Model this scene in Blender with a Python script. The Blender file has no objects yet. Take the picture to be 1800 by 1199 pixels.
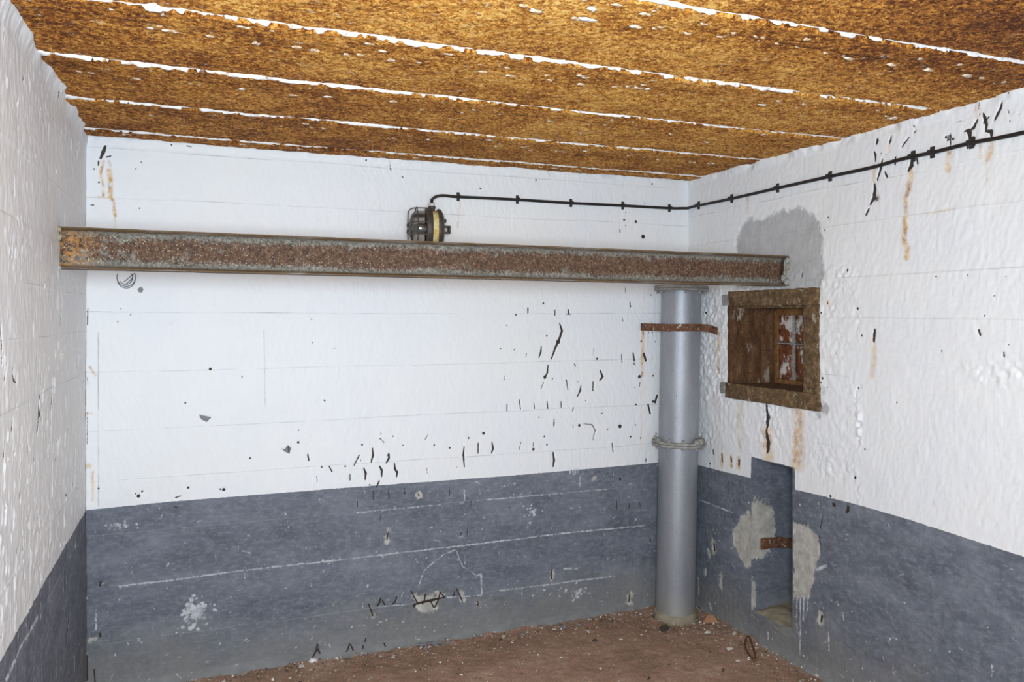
import bpy, bmesh, math, random
import numpy as np
from mathutils import Vector, Matrix, noise as mnoise

random.seed(7)
scn = bpy.context.scene
COL = scn.collection

# ------------------------------------------------------------------ camera, light, exposure
W, H = 2.79, 2.2            # back wall runs along X at Y=0, room extends to -Y
YB = -4.7                   # wall behind the camera
FPX, PX, PY = 1393.3, 900.0, 555.77
YAW = 0.38055
CAM = np.array([0.3959, -3.5019, 1.4934])
cam_d = bpy.data.cameras.new('camera'); cam = bpy.data.objects.new('camera', cam_d); COL.objects.link(cam)
cam.location = CAM; cam.rotation_euler = (math.pi/2, 0, -YAW)
cam_d.sensor_width = 36; cam_d.lens = FPX/1800*36; cam_d.shift_y = -(599.5-PY)/1800
cam_d.clip_start = 0.02
scn.camera = cam
world = bpy.data.worlds.new('world'); scn.world = world; world.use_nodes = True
world.node_tree.nodes['Background'].inputs[0].default_value = (0, 0, 0, 1)
world.node_tree.nodes['Background'].inputs[1].default_value = 0

def area(name, loc, target, size, energy, color=(1, 1, 1), sy=None):
    l = bpy.data.lights.new(name, 'AREA'); l.energy = energy; l.color = color
    l.shape = 'RECTANGLE'; l.size = size; l.size_y = sy or size
    o = bpy.data.objects.new(name, l); COL.objects.link(o); o.location = loc
    d = Vector(target)-Vector(loc); o.rotation_euler = d.to_track_quat('-Z', 'Y').to_euler()
    return o
# photographer's softbox right beside the lens, and an added fill light aimed at the rear wall
area('softbox', (0.48, -3.50, 1.56), (1.25, 0, 1.35), 0.5, 50, (0.795, 0.915, 1.01))
area('rear_fill', (1.0, -3.6, 1.4), (1.3, -4.7, 1.35), 0.4, 30, (0.755, 0.915, 1.06))
scn.view_settings.view_transform = 'Standard'; scn.view_settings.look = 'None'
scn.view_settings.gamma = 1; scn.view_settings.use_curve_mapping = False
scn.view_settings.exposure = 0.78

# ------------------------------------------------------------------ pixel -> place
FW = np.array([math.sin(YAW), math.cos(YAW), 0]); RT = np.array([math.cos(YAW), -math.sin(YAW), 0]); UP = np.array([0, 0, 1.])
def on(x, y, ax, v):
    d = FW*FPX + RT*(x-PX) - UP*(y-PY)
    return CAM + d*((v-CAM[ax])/d[ax])
def mmpx(P): return float((np.asarray(P)-CAM) @ FW)/FPX*1000

# ------------------------------------------------------------------ noise
def vnoise(u, v, scale, seed):
    x = np.asarray(u)*scale; y = np.asarray(v)*scale
    xi = np.floor(x).astype(np.int64); yi = np.floor(y).astype(np.int64)
    fx = x-xi; fy = y-yi
    fx = fx*fx*(3-2*fx); fy = fy*fy*(3-2*fy)
    def h(a, b):
        n = (a*374761393 + b*668265263 + seed*1274126177) & 0xffffffff
        n = ((n ^ (n >> 13))*1274126177) & 0xffffffff
        return ((n ^ (n >> 16)) & 0xffff)/32767.5-1
    return (h(xi, yi)*(1-fx)+h(xi+1, yi)*fx)*(1-fy) + (h(xi, yi+1)*(1-fx)+h(xi+1, yi+1)*fx)*fy
def fbm(u, v, scale, seed, oct=4):
    s = 0; a = 1; t = 0
    for i in range(oct):
        s = s + a*vnoise(u, v, scale*2**i, seed+i*17); t += a; a *= .5
    return s/t*1.6

# ------------------------------------------------------------------ objects
def link(name, me, mat=None, parent=None):
    o = bpy.data.objects.new(name, me); COL.objects.link(o)
    if mat is not None: me.materials.append(mat)
    if parent is not None: o.parent = parent
    return o
def empty(name, loc=(0, 0, 0)):
    o = bpy.data.objects.new(name, None); COL.objects.link(o); o.location = loc; return o
def tag(o, label=None, cat=None, group=None, kind=None):
    if label: o['label'] = label
    if cat: o['category'] = cat
    if group: o['group'] = group
    if kind: o['kind'] = kind
    return o
def mesh_np(name, co, faces, smooth=True, attrs=None):
    me = bpy.data.meshes.new(name)
    n = len(co); m = len(faces)
    me.vertices.add(n); me.vertices.foreach_set('co', np.ascontiguousarray(co, dtype=np.float32).ravel())
    me.loops.add(m*4); me.loops.foreach_set('vertex_index', np.ascontiguousarray(faces, dtype=np.int32).ravel())
    me.polygons.add(m); me.polygons.foreach_set('loop_start', np.arange(0, m*4, 4, dtype=np.int32))
    me.polygons.foreach_set('use_smooth', np.full(m, smooth, dtype=bool))
    me.update(calc_edges=True)
    for k, a in (attrs or {}).items():
        at = me.attributes.new(k, 'FLOAT', 'POINT'); at.data.foreach_set('value', np.ascontiguousarray(a, dtype=np.float32).ravel())
    return me
def grid_mesh(name, co, attrs=None, keep=None, flip=False):
    nv, nu = co.shape[:2]
    idx = np.arange(nv*nu).reshape(nv, nu)
    f = np.stack([idx[:-1, :-1], idx[:-1, 1:], idx[1:, 1:], idx[1:, :-1]], -1).reshape(-1, 4)
    if flip: f = f[:, ::-1]
    if keep is not None: f = f[keep.ravel()]
    used = np.unique(f); remap = np.full(nv*nu, -1, dtype=np.int64); remap[used] = np.arange(len(used))
    return mesh_np(name, co.reshape(-1, 3)[used], remap[f], True, {k: a.ravel()[used] for k, a in (attrs or {}).items()})
def bm_mesh(name, bm, smooth=False):
    me = bpy.data.meshes.new(name); bmesh.ops.recalc_face_normals(bm, faces=bm.faces[:])
    for f in bm.faces: f.smooth = smooth
    bm.to_mesh(me); bm.free(); return me
def box_bm(bm, lo, hi, bevel=0.0, rough=0.0, cuts=0, seed=0):
    r = bmesh.ops.create_cube(bm, size=1); vs = r['verts']
    for v in vs: v.co = Vector([lo[i]+(v.co[i]+.5)*(hi[i]-lo[i]) for i in range(3)])
    if bevel: 
        es = list({e for v in vs for e in v.link_edges}); bmesh.ops.bevel(bm, geom=es, offset=bevel, segments=2, affect='EDGES', profile=.6)
    return bm
def box(name, lo, hi, mat, parent=None, bevel=.003, rough=0, cell=.02, seed=0):
    bm = bmesh.new(); box_bm(bm, lo, hi, bevel)
    if rough:
        for _ in range(4):
            es = [e for e in bm.edges if e.calc_length() > cell*1.6]
            if not es: break
            bmesh.ops.subdivide_edges(bm, edges=es, cuts=1, use_grid_fill=True)
        bmesh.ops.triangulate(bm, faces=[f for f in bm.faces if len(f.verts) > 4])
        for v in bm.verts:
            n = mnoise.noise_vector(v.co*35+Vector((seed, 0, 0)))+.5*mnoise.noise_vector(v.co*90+Vector((0, seed, 0)))
            v.co += n*rough
    return link(name, bm_mesh(name, bm, bool(rough)), mat, parent)
def tube_bm(bm, pts, r, seg=8, cap=True):
    pts = [Vector(p) for p in pts]; rings = []
    rr = r if hasattr(r, '__len__') else [r]*len(pts)
    t0 = (pts[1]-pts[0]).normalized(); ref = Vector((0, 0, 1)) if abs(t0.z) < .9 else Vector((1, 0, 0))
    nrm = (ref-t0*ref.dot(t0)).normalized()
    for i, p in enumerate(pts):
        t = (pts[min(i+1, len(pts)-1)]-pts[max(i-1, 0)]).normalized()
        nrm = (nrm-t*nrm.dot(t)).normalized(); b = t.cross(nrm)
        rings.append([bm.verts.new(p+(nrm*math.cos(a)+b*math.sin(a))*rr[i]) for a in [2*math.pi*k/seg for k in range(seg)]])
    for a, b in zip(rings, rings[1:]):
        for k in range(seg): bm.faces.new((a[k], a[(k+1) % seg], b[(k+1) % seg], b[k]))
    if cap: bm.faces.new(rings[0][::-1]); bm.faces.new(rings[-1])
    return bm
def tube(name, pts, r, mat, parent=None, seg=8):
    return link(name, bm_mesh(name, tube_bm(bmesh.new(), pts, r, seg), True), mat, parent)
def lathe(name, prof, mat, parent=None, seg=48, M=None, jitter=0, smooth=True):
    bm = bmesh.new(); rings = []
    for (r, z) in prof:
        rings.append([bm.verts.new((max(r, 1e-5)*math.cos(2*math.pi*k/seg), max(r, 1e-5)*math.sin(2*math.pi*k/seg), z)) for k in range(seg)])
    for a, b in zip(rings, rings[1:]):
        for k in range(seg): bm.faces.new((a[k], a[(k+1) % seg], b[(k+1) % seg], b[k]))
    bmesh.ops.remove_doubles(bm, verts=bm.verts[:], dist=2e-5)
    if jitter:
        for v in bm.verts: v.co += mnoise.noise_vector(v.co*40)*jitter
    if M is not None: bmesh.ops.transform(bm, matrix=M, verts=bm.verts[:])
    return link(name, bm_mesh(name, bm, smooth), mat, parent)
def smooth_path(pts, n=8):
    P = [Vector(p) for p in pts]; out = []
    for i in range(len(P)-1):
        a, b, c, d = P[max(i-1, 0)], P[i], P[i+1], P[min(i+2, len(P)-1)]
        for k in range(n):
            t = k/n
            out.append(.5*((2*b)+(c-a)*t+(2*a-5*b+4*c-d)*t*t+(3*b-a-3*c+d)*t**3))
    return out+[P[-1]]
def rock_bm(bm, c, size, seed, sub=2, amp=.3):
    r = bmesh.ops.create_icosphere(bm, subdivisions=sub, radius=1)
    for v in r['verts']:
        n = mnoise.noise(v.co*1.3+Vector((seed*3.1, 0, 0)))
        v.co = v.co*(1+amp*n*1.6)
        v.co = Vector((v.co.x*size[0], v.co.y*size[1], v.co.z*size[2]))+Vector(c)

# ------------------------------------------------------------------ materials
class NT:
    def __init__(s, name):
        s.m = bpy.data.materials.new(name); s.m.use_nodes = True; s.t = s.m.node_tree; s.b = s.t.nodes['Principled BSDF']
        s.co = s.t.nodes.new('ShaderNodeTexCoord').outputs['Object']
    def put(s, inp, v):
        if isinstance(v, bpy.types.NodeSocket): s.t.links.new(v, inp)
        elif isinstance(v, (tuple, list)) and len(v) == 3 and inp.type == 'RGBA': inp.default_value = (*v, 1)
        else: inp.default_value = v
    def node(s, t, **k):
        n = s.t.nodes.new(t)
        for a, b in k.items(): setattr(n, a, b)
        return n
    def noise(s, scale, detail=4, rough=.55, stretch=None, off=0, dist=0):
        v = s.co
        if stretch or off:
            mp = s.node('ShaderNodeMapping'); s.put(mp.inputs['Vector'], v); mp.inputs['Scale'].default_value = stretch or (1, 1, 1); mp.inputs['Location'].default_value = (off, off*.7, off*1.3); v = mp.outputs[0]
        n = s.node('ShaderNodeTexNoise'); s.put(n.inputs['Vector'], v); n.inputs['Scale'].default_value = scale; n.inputs['Detail'].default_value = detail; n.inputs['Roughness'].default_value = rough; n.inputs['Distortion'].default_value = dist
        return n.outputs['Fac']
    def voro(s, scale, feature='F1', out='Distance'):
        n = s.node('ShaderNodeTexVoronoi', feature=feature); s.put(n.inputs['Vector'], s.co); n.inputs['Scale'].default_value = scale
        return n.outputs[out]
    def math(s, op, a, b=0.0):
        n = s.node('ShaderNodeMath', operation=op); s.put(n.inputs[0], a); s.put(n.inputs[1], b); return n.outputs[0]
    def rng(s, v, a, b, c=0.0, d=1.0, smooth=False):
        n = s.node('ShaderNodeMapRange'); n.interpolation_type = 'SMOOTHSTEP' if smooth else 'LINEAR'
        s.put(n.inputs['Value'], v)
        for k, x in zip(('From Min', 'From Max', 'To Min', 'To Max'), (a, b, c, d)): n.inputs[k].default_value = x
        return n.outputs['Result']
    def mix(s, f, a, b, mode='MIX'):
        n = s.node('ShaderNodeMix', data_type='RGBA', blend_type=mode)
        s.put(n.inputs['Factor'], f); s.put(n.inputs['A'] if False else n.inputs[6], a); s.put(n.inputs[7], b); return n.outputs[2]
    def ramp(s, v, stops):
        n = s.node('ShaderNodeValToRGB'); s.put(n.inputs[0], v); e = n.color_ramp.elements
        while len(e) < len(stops): e.new(.5)
        for el, (p, c) in zip(e, stops): el.position = p; el.color = (*c, 1)
        return n.outputs[0]
    def attr(s, name):
        n = s.node('ShaderNodeAttribute', attribute_name=name); return n.outputs['Fac']
    def sepz(s, ax=2):
        n = s.node('ShaderNodeSeparateXYZ'); s.put(n.inputs[0], s.co); return n.outputs[ax]
    def bump(s, h, dist=.002, strength=1.0):
        n = s.node('ShaderNodeBump'); s.put(n.inputs['Height'], h); n.inputs['Distance'].default_value = dist; n.inputs['Strength'].default_value = strength
        s.put(s.b.inputs['Normal'], n.outputs[0])
    def done(s, col, rough=.8, metal=0.0, spec=.3):
        s.put(s.b.inputs['Base Color'], col); s.put(s.b.inputs['Roughness'], rough); s.put(s.b.inputs['Metallic'], metal); s.b.inputs['Specular IOR Level'].default_value = spec
        return s.m

def mat_wall():
    n = NT('painted_concrete')
    f1 = n.noise(3, 5, .6); f2 = n.noise(40, 4, .6); f3 = n.noise(220, 3, .6)
    white = n.mix(n.rng(f1, .3, .7), (.765, .775, .80), (.80, .80, .795))
    white = n.mix(n.rng(n.noise(1.3, 3, .5, off=5), .5, .75, 0, .45), white, (.79, .775, .735))
    white = n.mix(n.rng(f2, .60, .78, 0, .22), white, (.62, .62, .62))
    white = n.mix(n.rng(n.noise(9, 6, .7, off=11), .62, .8, 0, .30), white, (.60, .60, .59))
    g1 = n.noise(5, 6, .65, stretch=(1, 1, 2.2), off=3); g2 = n.noise(60, 5, .7, stretch=(.5, .5, 1))
    grey = n.ramp(g1, [(.30, (.088, .098, .124)), (.52, (.135, .149, .182)), (.72, (.195, .210, .245))])
    grey = n.mix(n.rng(g2, .47, .70, 0, .60), grey, (.27, .285, .32))
    grey = n.mix(n.rng(n.noise(45, 6, .75, off=23), .40, .28, 0, .6), grey, (.065, .072, .092))
    grey = n.mix(n.rng(n.noise(300, 2, .6), .60, .75, 0, .55), grey, (.36, .37, .40))
    grey = n.mix(n.rng(n.noise(28, 6, .75, stretch=(1, 1, .35), off=9), .655, .70, 0, .55), grey, (.40, .41, .43))
    # dusty brownish splash zone with an uneven upper edge
    zz = n.sepz(); dz = n.math('ADD', zz, n.rng(n.noise(4, 4, .6, off=2), 0, 1, -.22, .22))
    grey = n.mix(n.rng(dz, .02, .30, .55, 0, True), grey, (.235, .225, .195))
    edge = n.math('ADD', n.attr('wain'), n.rng(n.noise(60, 4), 0, 1, -3, 3))
    iswhite = n.rng(edge, -.8, .8)
    col = n.mix(iswhite, grey, white)
    wob = n.rng(n.noise(120, 3, .6), 0, 1, -3.0, 3.0); wob2 = n.rng(n.noise(30, 6, .75), 0, 1, -44, 48)
    def m(name, w, a=.7): return n.rng(n.math('ADD', n.attr(name), w), -a, a, 1, 0)
    cem = n.mix(n.noise(18, 6, .65), (.33, .33, .335), (.58, .58, .585))
    col = n.mix(m('cement', wob2, 9), col, cem)
    bare = n.mix(n.rng(n.noise(25, 6, .65, off=4), .3, .7), (.30, .285, .25), (.56, .54, .49))
    col = n.mix(m('bare', wob2, 4), col, bare)
    wobc = n.rng(n.noise(75, 6, .75, off=19), 0, 1, -11, 11)
    col = n.mix(n.math('MULTIPLY', m('chalk', wobc, 1.2), n.rng(n.noise(22, 5, .7, off=17), .36, .54, .15, .85)), col, n.mix(n.noise(50, 3), (.42, .43, .46), (.74, .75, .78)))
    jn = n.rng(n.attr('joint'), .6, 2.6, 1, 0)
    jn = n.math('MULTIPLY', jn, n.rng(n.noise(7, 5, .7, off=6), .36, .62))
    col = n.mix(n.math('MULTIPLY', jn, .7), col, n.mix(iswhite, (.30, .31, .34), (.36, .36, .36)))
    rs = n.math('MULTIPLY', n.attr('rust'), n.rng(n.noise(45, 4, .65, off=7), .25, .6))
    col = n.mix(rs, col, n.ramp(n.noise(30, 3), [(.3, (.30, .13, .035)), (.5, (.62, .36, .13)), (.7, (.80, .62, .33))]))
    col = n.mix(m('spall', wob, 1.), col, n.mix(n.noise(80, 3), (.10, .10, .105), (.30, .30, .31)))
    col = n.mix(m('dark', n.rng(n.noise(160, 3, .6), 0, 1, -2.2, 2.2), .7), col, n.mix(n.noise(140, 2), (.012, .010, .009), (.075, .055, .045)))
    brush = n.noise(14, 5, .6, stretch=(9, 9, 1.2), off=1)
    hh = n.math('ADD', n.math('MULTIPLY', f2, .7), n.math('ADD', n.math('MULTIPLY', f3, .25), n.math('MULTIPLY', brush, .9)))
    n.bump(hh, .0016, .55)
    return n.done(col, n.mix(iswhite, (.62,)*3, (.55,)*3), 0, .3)
def mat_ceiling_rust():
    n = NT('scaly_rust')
    a = n.noise(70, 5, .66, dist=.8); b = n.noise(4.5, 5, .6); c = n.noise(230, 3, .65, off=3); d = n.noise(18, 5, .65, off=8)
    # scales of rust: every flake has its own tone, gold where fresh and dark brown where pitted
    def flakes(scale):
        wv = n.node('ShaderNodeTexNoise'); n.put(wv.inputs['Vector'], n.co); wv.inputs['Scale'].default_value = scale*.9; wv.inputs['Detail'].default_value = 3
        ad = n.node('ShaderNodeVectorMath', operation='MULTIPLY_ADD'); n.put(ad.inputs[0], wv.outputs['Color']); ad.inputs[1].default_value = (1.3/scale,)*3; n.put(ad.inputs[2], n.co)
        vo = n.node('ShaderNodeTexVoronoi'); n.put(vo.inputs['Vector'], ad.outputs[0]); vo.inputs['Scale'].default_value = scale
        sp = n.node('ShaderNodeSeparateColor'); n.put(sp.inputs[0], vo.outputs['Color']); return sp.outputs[0]
    f1 = flakes(100); f2 = flakes(210)
    fl = n.math('ADD', n.math('MULTIPLY', f1, .55), n.math('MULTIPLY', f2, .45))
    lo = n.math('MULTIPLY', n.math('SUBTRACT', n.math('ADD', n.math('MULTIPLY', b, .6), n.math('MULTIPLY', d, .4)), .5), 1.05)
    v = n.math('ADD', n.math('MULTIPLY', n.math('SUBTRACT', fl, .5), .62), n.math('ADD', n.math('MULTIPLY', n.math('SUBTRACT', a, .5), .9), n.math('MULTIPLY', n.math('SUBTRACT', c, .5), .55)))
    v = n.math('ADD', n.math('ADD', v, lo), .605)
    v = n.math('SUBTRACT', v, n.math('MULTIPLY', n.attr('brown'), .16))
    col = n.ramp(v, [(.10, (.060, .014, .002)), (.30, (.185, .053, .007)), (.48, (.40, .142, .020)), (.66, (.72, .320, .050)), (.92, (1.0, .63, .19))])
    w = n.math('MULTIPLY', n.rng(n.noise(30, 6, .75, off=13), .615, .65), n.rng(n.noise(2.6, 3, .5, off=4), .45, .58))
    col = n.mix(w, col, (.84, .78, .66))
    n.bump(n.math('ADD', v, n.math('MULTIPLY', w, .3)), .006, .9)
    return n.done(col, .85, 0, .25)
def mat_mortar(name, light=(.80, .79, .78), dark=(.40, .24, .10), thr=.53):
    n = NT(name); a = n.noise(60, 5, .65); b = n.noise(14, 4, .6, off=3)
    col = n.mix(n.rng(n.math('ADD', n.math('MULTIPLY', a, .6), n.math('MULTIPLY', b, .4)), thr, thr+.12), light, dark)
    n.bump(a, .004, .8); return n.done(col, .85, 0, .25)
def mat_beam(name, lo, hi, greyness):
    n = NT(name); a = n.noise(95, 5, .65); b = n.noise(7, 5, .6, off=2); s = n.noise(240, 3, .6, off=6)
    rust = n.ramp(n.math('ADD', n.math('MULTIPLY', a, .6), n.math('MULTIPLY', s, .4)), [(.38, (.026, .012, .007)), (.48, (.088, .045, .026)), (.57, (.140, .078, .044)), (.68, (.36, .28, .18))])
    grey = n.mix(n.rng(a, .35, .65), (.080, .075, .062), (.27, .255, .222))
    z = n.sepz()
    return n, rust, grey, z, a, b, s
def mat_beam_web():
    n, rust, grey, z, a, b, s = mat_beam('rusted_web', 0, 0, 0)
    # grey along the fillets is a highlight put into the colour, scaly rust in the middle of the web
    e = n.math('ABSOLUTE', n.math('SUBTRACT', z, .002))
    e = n.math('ADD', e, n.rng(n.noise(9, 5, .65, off=9), 0, 1, -.020, .020)); e = n.math('ADD', e, n.rng(n.noise(170, 4, .7, off=1), 0, 1, -.040, .040))
    f = n.rng(e, .034, .044)
    x = n.sepz(0)
    pa = n.rng(n.math('ADD', n.noise(14, 6, .7, off=15), n.rng(x, 0, .9, -.015, -.10)), .50, .54)
    col = n.mix(n.math('MAXIMUM', f, n.math('MULTIPLY', pa, .8)), rust, grey)
    col = n.mix(n.rng(n.math('ADD', n.noise(190, 3, .6, off=31), n.rng(x, 0, 1.6, .05, 0)), .665, .70, 0, .8), col, (.66, .60, .47))
    col = n.mix(n.math('MULTIPLY', n.rng(x, .01, .13, .9, 0), n.rng(n.noise(75, 5, .7, off=41), .46, .58)), col, (.50, .24, .06))
    n.bump(n.math('ADD', a, s), .003, .8); return n.done(col, .7, .0, .35)
def mat_beam_flange():
    n, rust, grey, z, a, b, s = mat_beam('rusted_flange', 0, 0, 0)
    r2 = n.mix(a, (.045, .026, .014), (.20, .125, .062))
    col = n.mix(n.rng(n.noise(30, 6, .7, stretch=(.15, 1, 1), off=3), .50, .66, 0, .65), r2, n.mix(s, (.22, .21, .19), (.42, .41, .38)))
    n.bump(a, .003, .7); return n.done(col, .7, 0, .35)
def mat_rust(name, c0, c1, c2, scale=45, stretch=None, light=None, bumpd=.003):
    n = NT(name); a = n.noise(scale, 6, .68, stretch=stretch); b = n.noise(scale*4, 3, .6, off=4)
    v = n.math('ADD', n.math('MULTIPLY', a, .7), n.math('MULTIPLY', b, .3))
    col = n.ramp(v, [(.36, c0), (.52, c1), (.68, c2)])
    if light: col = n.mix(n.rng(n.noise(scale*.6, 6, .7, stretch=stretch, off=9), light[1], light[1]+.05), col, light[0])
    n.bump(v, bumpd, .8); return n.done(col, .8, 0, .3)
def mat_silver():
    n = NT('silver_paint'); a = n.noise(6, 5, .6, stretch=(1, 1, .3)); b = n.noise(160, 3, .6); c = n.noise(20, 5, .65, off=5)
    col = n.mix(n.rng(a, .3, .7), (.265, .275, .30), (.375, .387, .415))
    col = n.mix(n.rng(b, .60, .72, 0, .5), col, (.62, .63, .66))
    col = n.mix(n.rng(c, .66, .70, 0, .7), col, (.20, .20, .21))
    z = n.math('ADD', n.sepz(), n.rng(c, 0, 1, -.08, .08))
    col = n.mix(n.rng(z, .02, .16, .55, 0), col, (.42, .41, .33))
    n.bump(n.math('ADD', b, c), .0015, .5)
    return n.done(col, .50, .50, .45)
def mat_floor():
    n = NT('dirt_floor'); a = n.noise(120, 4, .65); b = n.noise(3.5, 6, .65, off=2); c = n.noise(18, 6, .7, off=7)
    col = n.ramp(n.math('ADD', n.math('MULTIPLY', b, .6), n.math('MULTIPLY', c, .4)), [(.33, (.25, .17, .115)), (.47, (.41, .255, .18)), (.58, (.48, .31, .225)), (.72, (.56, .47, .35))])
    col = n.mix(n.rng(a, .35, .65), n.mix(.5, col, (.14, .09, .06)), col)
    col = n.mix(n.rng(n.noise(260, 2, .6), .68, .72, 0, .7), col, (.62, .54, .46))
    n.bump(n.math('ADD', a, c), .006, .9); return n.done(col, .95, 0, .15)
def mat_attr_bits():
    n = NT('debris_bits'); v = n.attr('tone')
    col = n.ramp(v, [(0, (.06, .045, .032)), (.35, (.20, .13, .09)), (.6, (.36, .28, .21)), (.8, (.55, .50, .44)), (1, (.86, .84, .80))])
    return n.done(col, .9, 0, .2)
def mat_plain(name, c, rough=.6, metal=0, var=.25, scale=40):
    n = NT(name); a = n.noise(scale, 4, .6)
    n.bump(a, .001, .4)
    return n.done(n.mix(a, tuple(x*(1-var) for x in c), tuple(min(1, x*(1+var)) for x in c)), rough, metal, .4)
def mat_glass():
    n = NT('dusty_glass'); b = n.b
    b.inputs['Base Color'].default_value = (.62, .62, .61, 1); b.inputs['Roughness'].default_value = .12; b.inputs['IOR'].default_value = 1.3
    b.inputs['Transmission Weight'].default_value = 1.0
    return n.m

M_wall = mat_wall(); M_ceil = mat_ceiling_rust(); M_seam = mat_mortar('lime_mortar'); M_web = mat_beam_web(); M_fl = mat_beam_flange()
M_silver = mat_silver(); M_floor = mat_floor(); M_bits = mat_attr_bits(); M_glass = mat_glass()
M_nod = mat_mortar('lime_nodule', (.80, .74, .62), (.42, .20, .06), .47)
M_frame = mat_rust('rusty_frame', (.050, .030, .014), (.135, .083, .040), (.29, .195, .105), 40, None, ((.33, .29, .22), .60))
M_reveal = mat_rust('rusty_reveal', (.045, .020, .009), (.115, .055, .024), (.24, .13, .065), 22, (1, 1, .35), ((.30, .26, .21), .60))
M_stile = mat_rust('orange_rust_stile', (.11, .045, .015), (.21, .095, .034), (.34, .18, .07), 40)
M_pane = mat_rust('flaking_pane', (.085, .022, .010), (.19, .060, .024), (.32, .14, .06), 30, (1, 1, .7), ((.62, .57, .52), .51))
M_strap = mat_rust('rusty_strap', (.055, .025, .016), (.15, .068, .035), (.30, .16, .085), 60, None, ((.50, .49, .47), .60))
M_flg = mat_rust('weathered_flange', (.16, .15, .13), (.30, .29, .27), (.46, .46, .45), 40, None, ((.12, .08, .05), .63))
M_wire = mat_plain('rusted_wire', (.045, .028, .020), .8)
M_cable = mat_plain('black_cable', (.016, .014, .013), .5)
M_clip = mat_plain('dark_clip', (.030, .026, .023), .6)
M_grate = mat_plain('ledge_mortar', (.28, .24, .17), .95, 0, .45, 30)
M_cast = mat_plain('dark_cast_metal', (.070, .058, .048), .55, .3, .5, 60)
M_cream = mat_rust('cream_enamel', (.55, .33, .06), (.66, .52, .22), (.74, .73, .68), 26)
M_pencil = mat_plain('pencil_mark', (.17, .17, .18), .8)

# ------------------------------------------------------------------ marks on the walls (pixel traces laid onto the wall planes)
PLANE = {'back': (1, 0.0), 'right': (0, W), 'left': (0, 0.0)}
RSC = {'back': 1.22, 'right': 1.75, 'left': 4.2}
def uv_of(wall, P): return (P[0], P[2]) if wall == 'back' else (P[1], P[2])
class Field:
    def __init__(s, wall, us, vs):
        s.wall = wall; s.us = us; s.vs = vs; s.U, s.V = np.meshgrid(us, vs)
        s.f = {k: np.full(s.U.shape, 40.0) for k in ('dark', 'bare', 'cement', 'chalk', 'spall', 'joint')}
        s.f['rust'] = np.zeros(s.U.shape)
    def win(s, u0, u1, v0, v1):
        a, b = np.searchsorted(s.us, [u0, u1]); c, d = np.searchsorted(s.vs, [v0, v1]); return slice(c, d), slice(a, b)
    def pl(s, key, uv, r, soft=None, pad=.035):
        uv = np.asarray(uv, float)
        if len(uv) == 1: uv = np.vstack([uv, uv+1e-4])
        rr = np.asarray(r, float)*np.ones(len(uv)); p = pad+rr.max()/1000*1.2
        w = s.win(uv[:, 0].min()-p, uv[:, 0].max()+p, uv[:, 1].min()-p, uv[:, 1].max()+p)
        U, V = s.U[w], s.V[w]
        if U.size == 0: return
        best = np.full(U.shape, 1e3)
        for i in range(len(uv)-1):
            a, b = uv[i], uv[i+1]; d = b-a; L = d@d+1e-12
            t = np.clip(((U-a[0])*d[0]+(V-a[1])*d[1])/L, 0, 1)
            q = np.hypot(U-a[0]-t*d[0], V-a[1]-t*d[1])*1000-(rr[i]*(1-t)+rr[i+1]*t)
            best = np.minimum(best, q)
        if key == 'rust': s.f[key][w] = np.maximum(s.f[key][w], np.clip(.5-best/(rr.max()*1.0+1), 0, 1)*(soft or 1))
        else: s.f[key][w] = np.minimum(s.f[key][w], best)
    def poly(s, key, uv):
        uv = np.asarray(uv, float); p = .04
        w = s.win(uv[:, 0].min()-p, uv[:, 0].max()+p, uv[:, 1].min()-p, uv[:, 1].max()+p)
        U, V = s.U[w], s.V[w]; ins = np.zeros(U.shape, bool); best = np.full(U.shape, 1e3)
        for i in range(len(uv)):
            a, b = uv[i], uv[(i+1) % len(uv)]
            c = ((a[1] > V) != (b[1] > V)) & (U < (b[0]-a[0])*(V-a[1])/(b[1]-a[1]+1e-12)+a[0]); ins ^= c
            d = b-a; t = np.clip(((U-a[0])*d[0]+(V-a[1])*d[1])/(d@d+1e-12), 0, 1)
            best = np.minimum(best, np.hypot(U-a[0]-t*d[0], V-a[1]-t*d[1])*1000)
        s.f[key][w] = np.minimum(s.f[key][w], np.where(ins, -best, best))
    # traces given in a magnified window of the photograph: origin ox,oy and scale sc
    def trace(s, ox, oy, sc, items):
        ax, v = PLANE[s.wall]
        for it in items:
            key, pts, r = it[:3]
            P = [on(ox+x/sc, oy+y/sc, ax, v) for x, y in pts]
            if key.startswith('poly_'): s.poly(key[5:], [uv_of(s.wall, p) for p in P]); continue
            k = mmpx(P[0])*RSC[s.wall]/sc*(.72 if len(pts) == 1 and s.wall != 'back' else 1)
            rad = [r*k*(.55 if len(pts) > 1 and i in (0, len(pts)-1) else 1) for i in range(len(pts))] if key == 'dark' else r*k
            s.pl(key, [uv_of(s.wall, p) for p in P], rad, it[3] if len(it) > 3 else None)

def D(*a): 
    out = []
    for t in a:
        out.append(('dark', [(t[i], t[i+1]) for i in range(0, len(t)-1, 2)], t[-1]))
    return out
def K(key, *a):
    return [(key, [(t[i], t[i+1]) for i in range(0, len(t)-1, 2)], t[-1]) for t in a]
def RU(*a):
    return [('rust', [(t[i], t[i+1]) for i in range(0, len(t)-2, 2)], t[-2], t[-1]) for t in a]
def PO(key, *a): return [('poly_'+key, [(t[i], t[i+1]) for i in range(0, len(t), 2)], 0) for t in a]

def span(a, b, step): return list(np.linspace(a, b, max(2, int(round((b-a)/step))+1)))
def merge(*ls): 
    x = np.unique(np.round(np.concatenate([np.asarray(l, float) for l in ls]), 5)); return x[np.concatenate([[True], np.diff(x) > 4e-4])]

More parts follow.
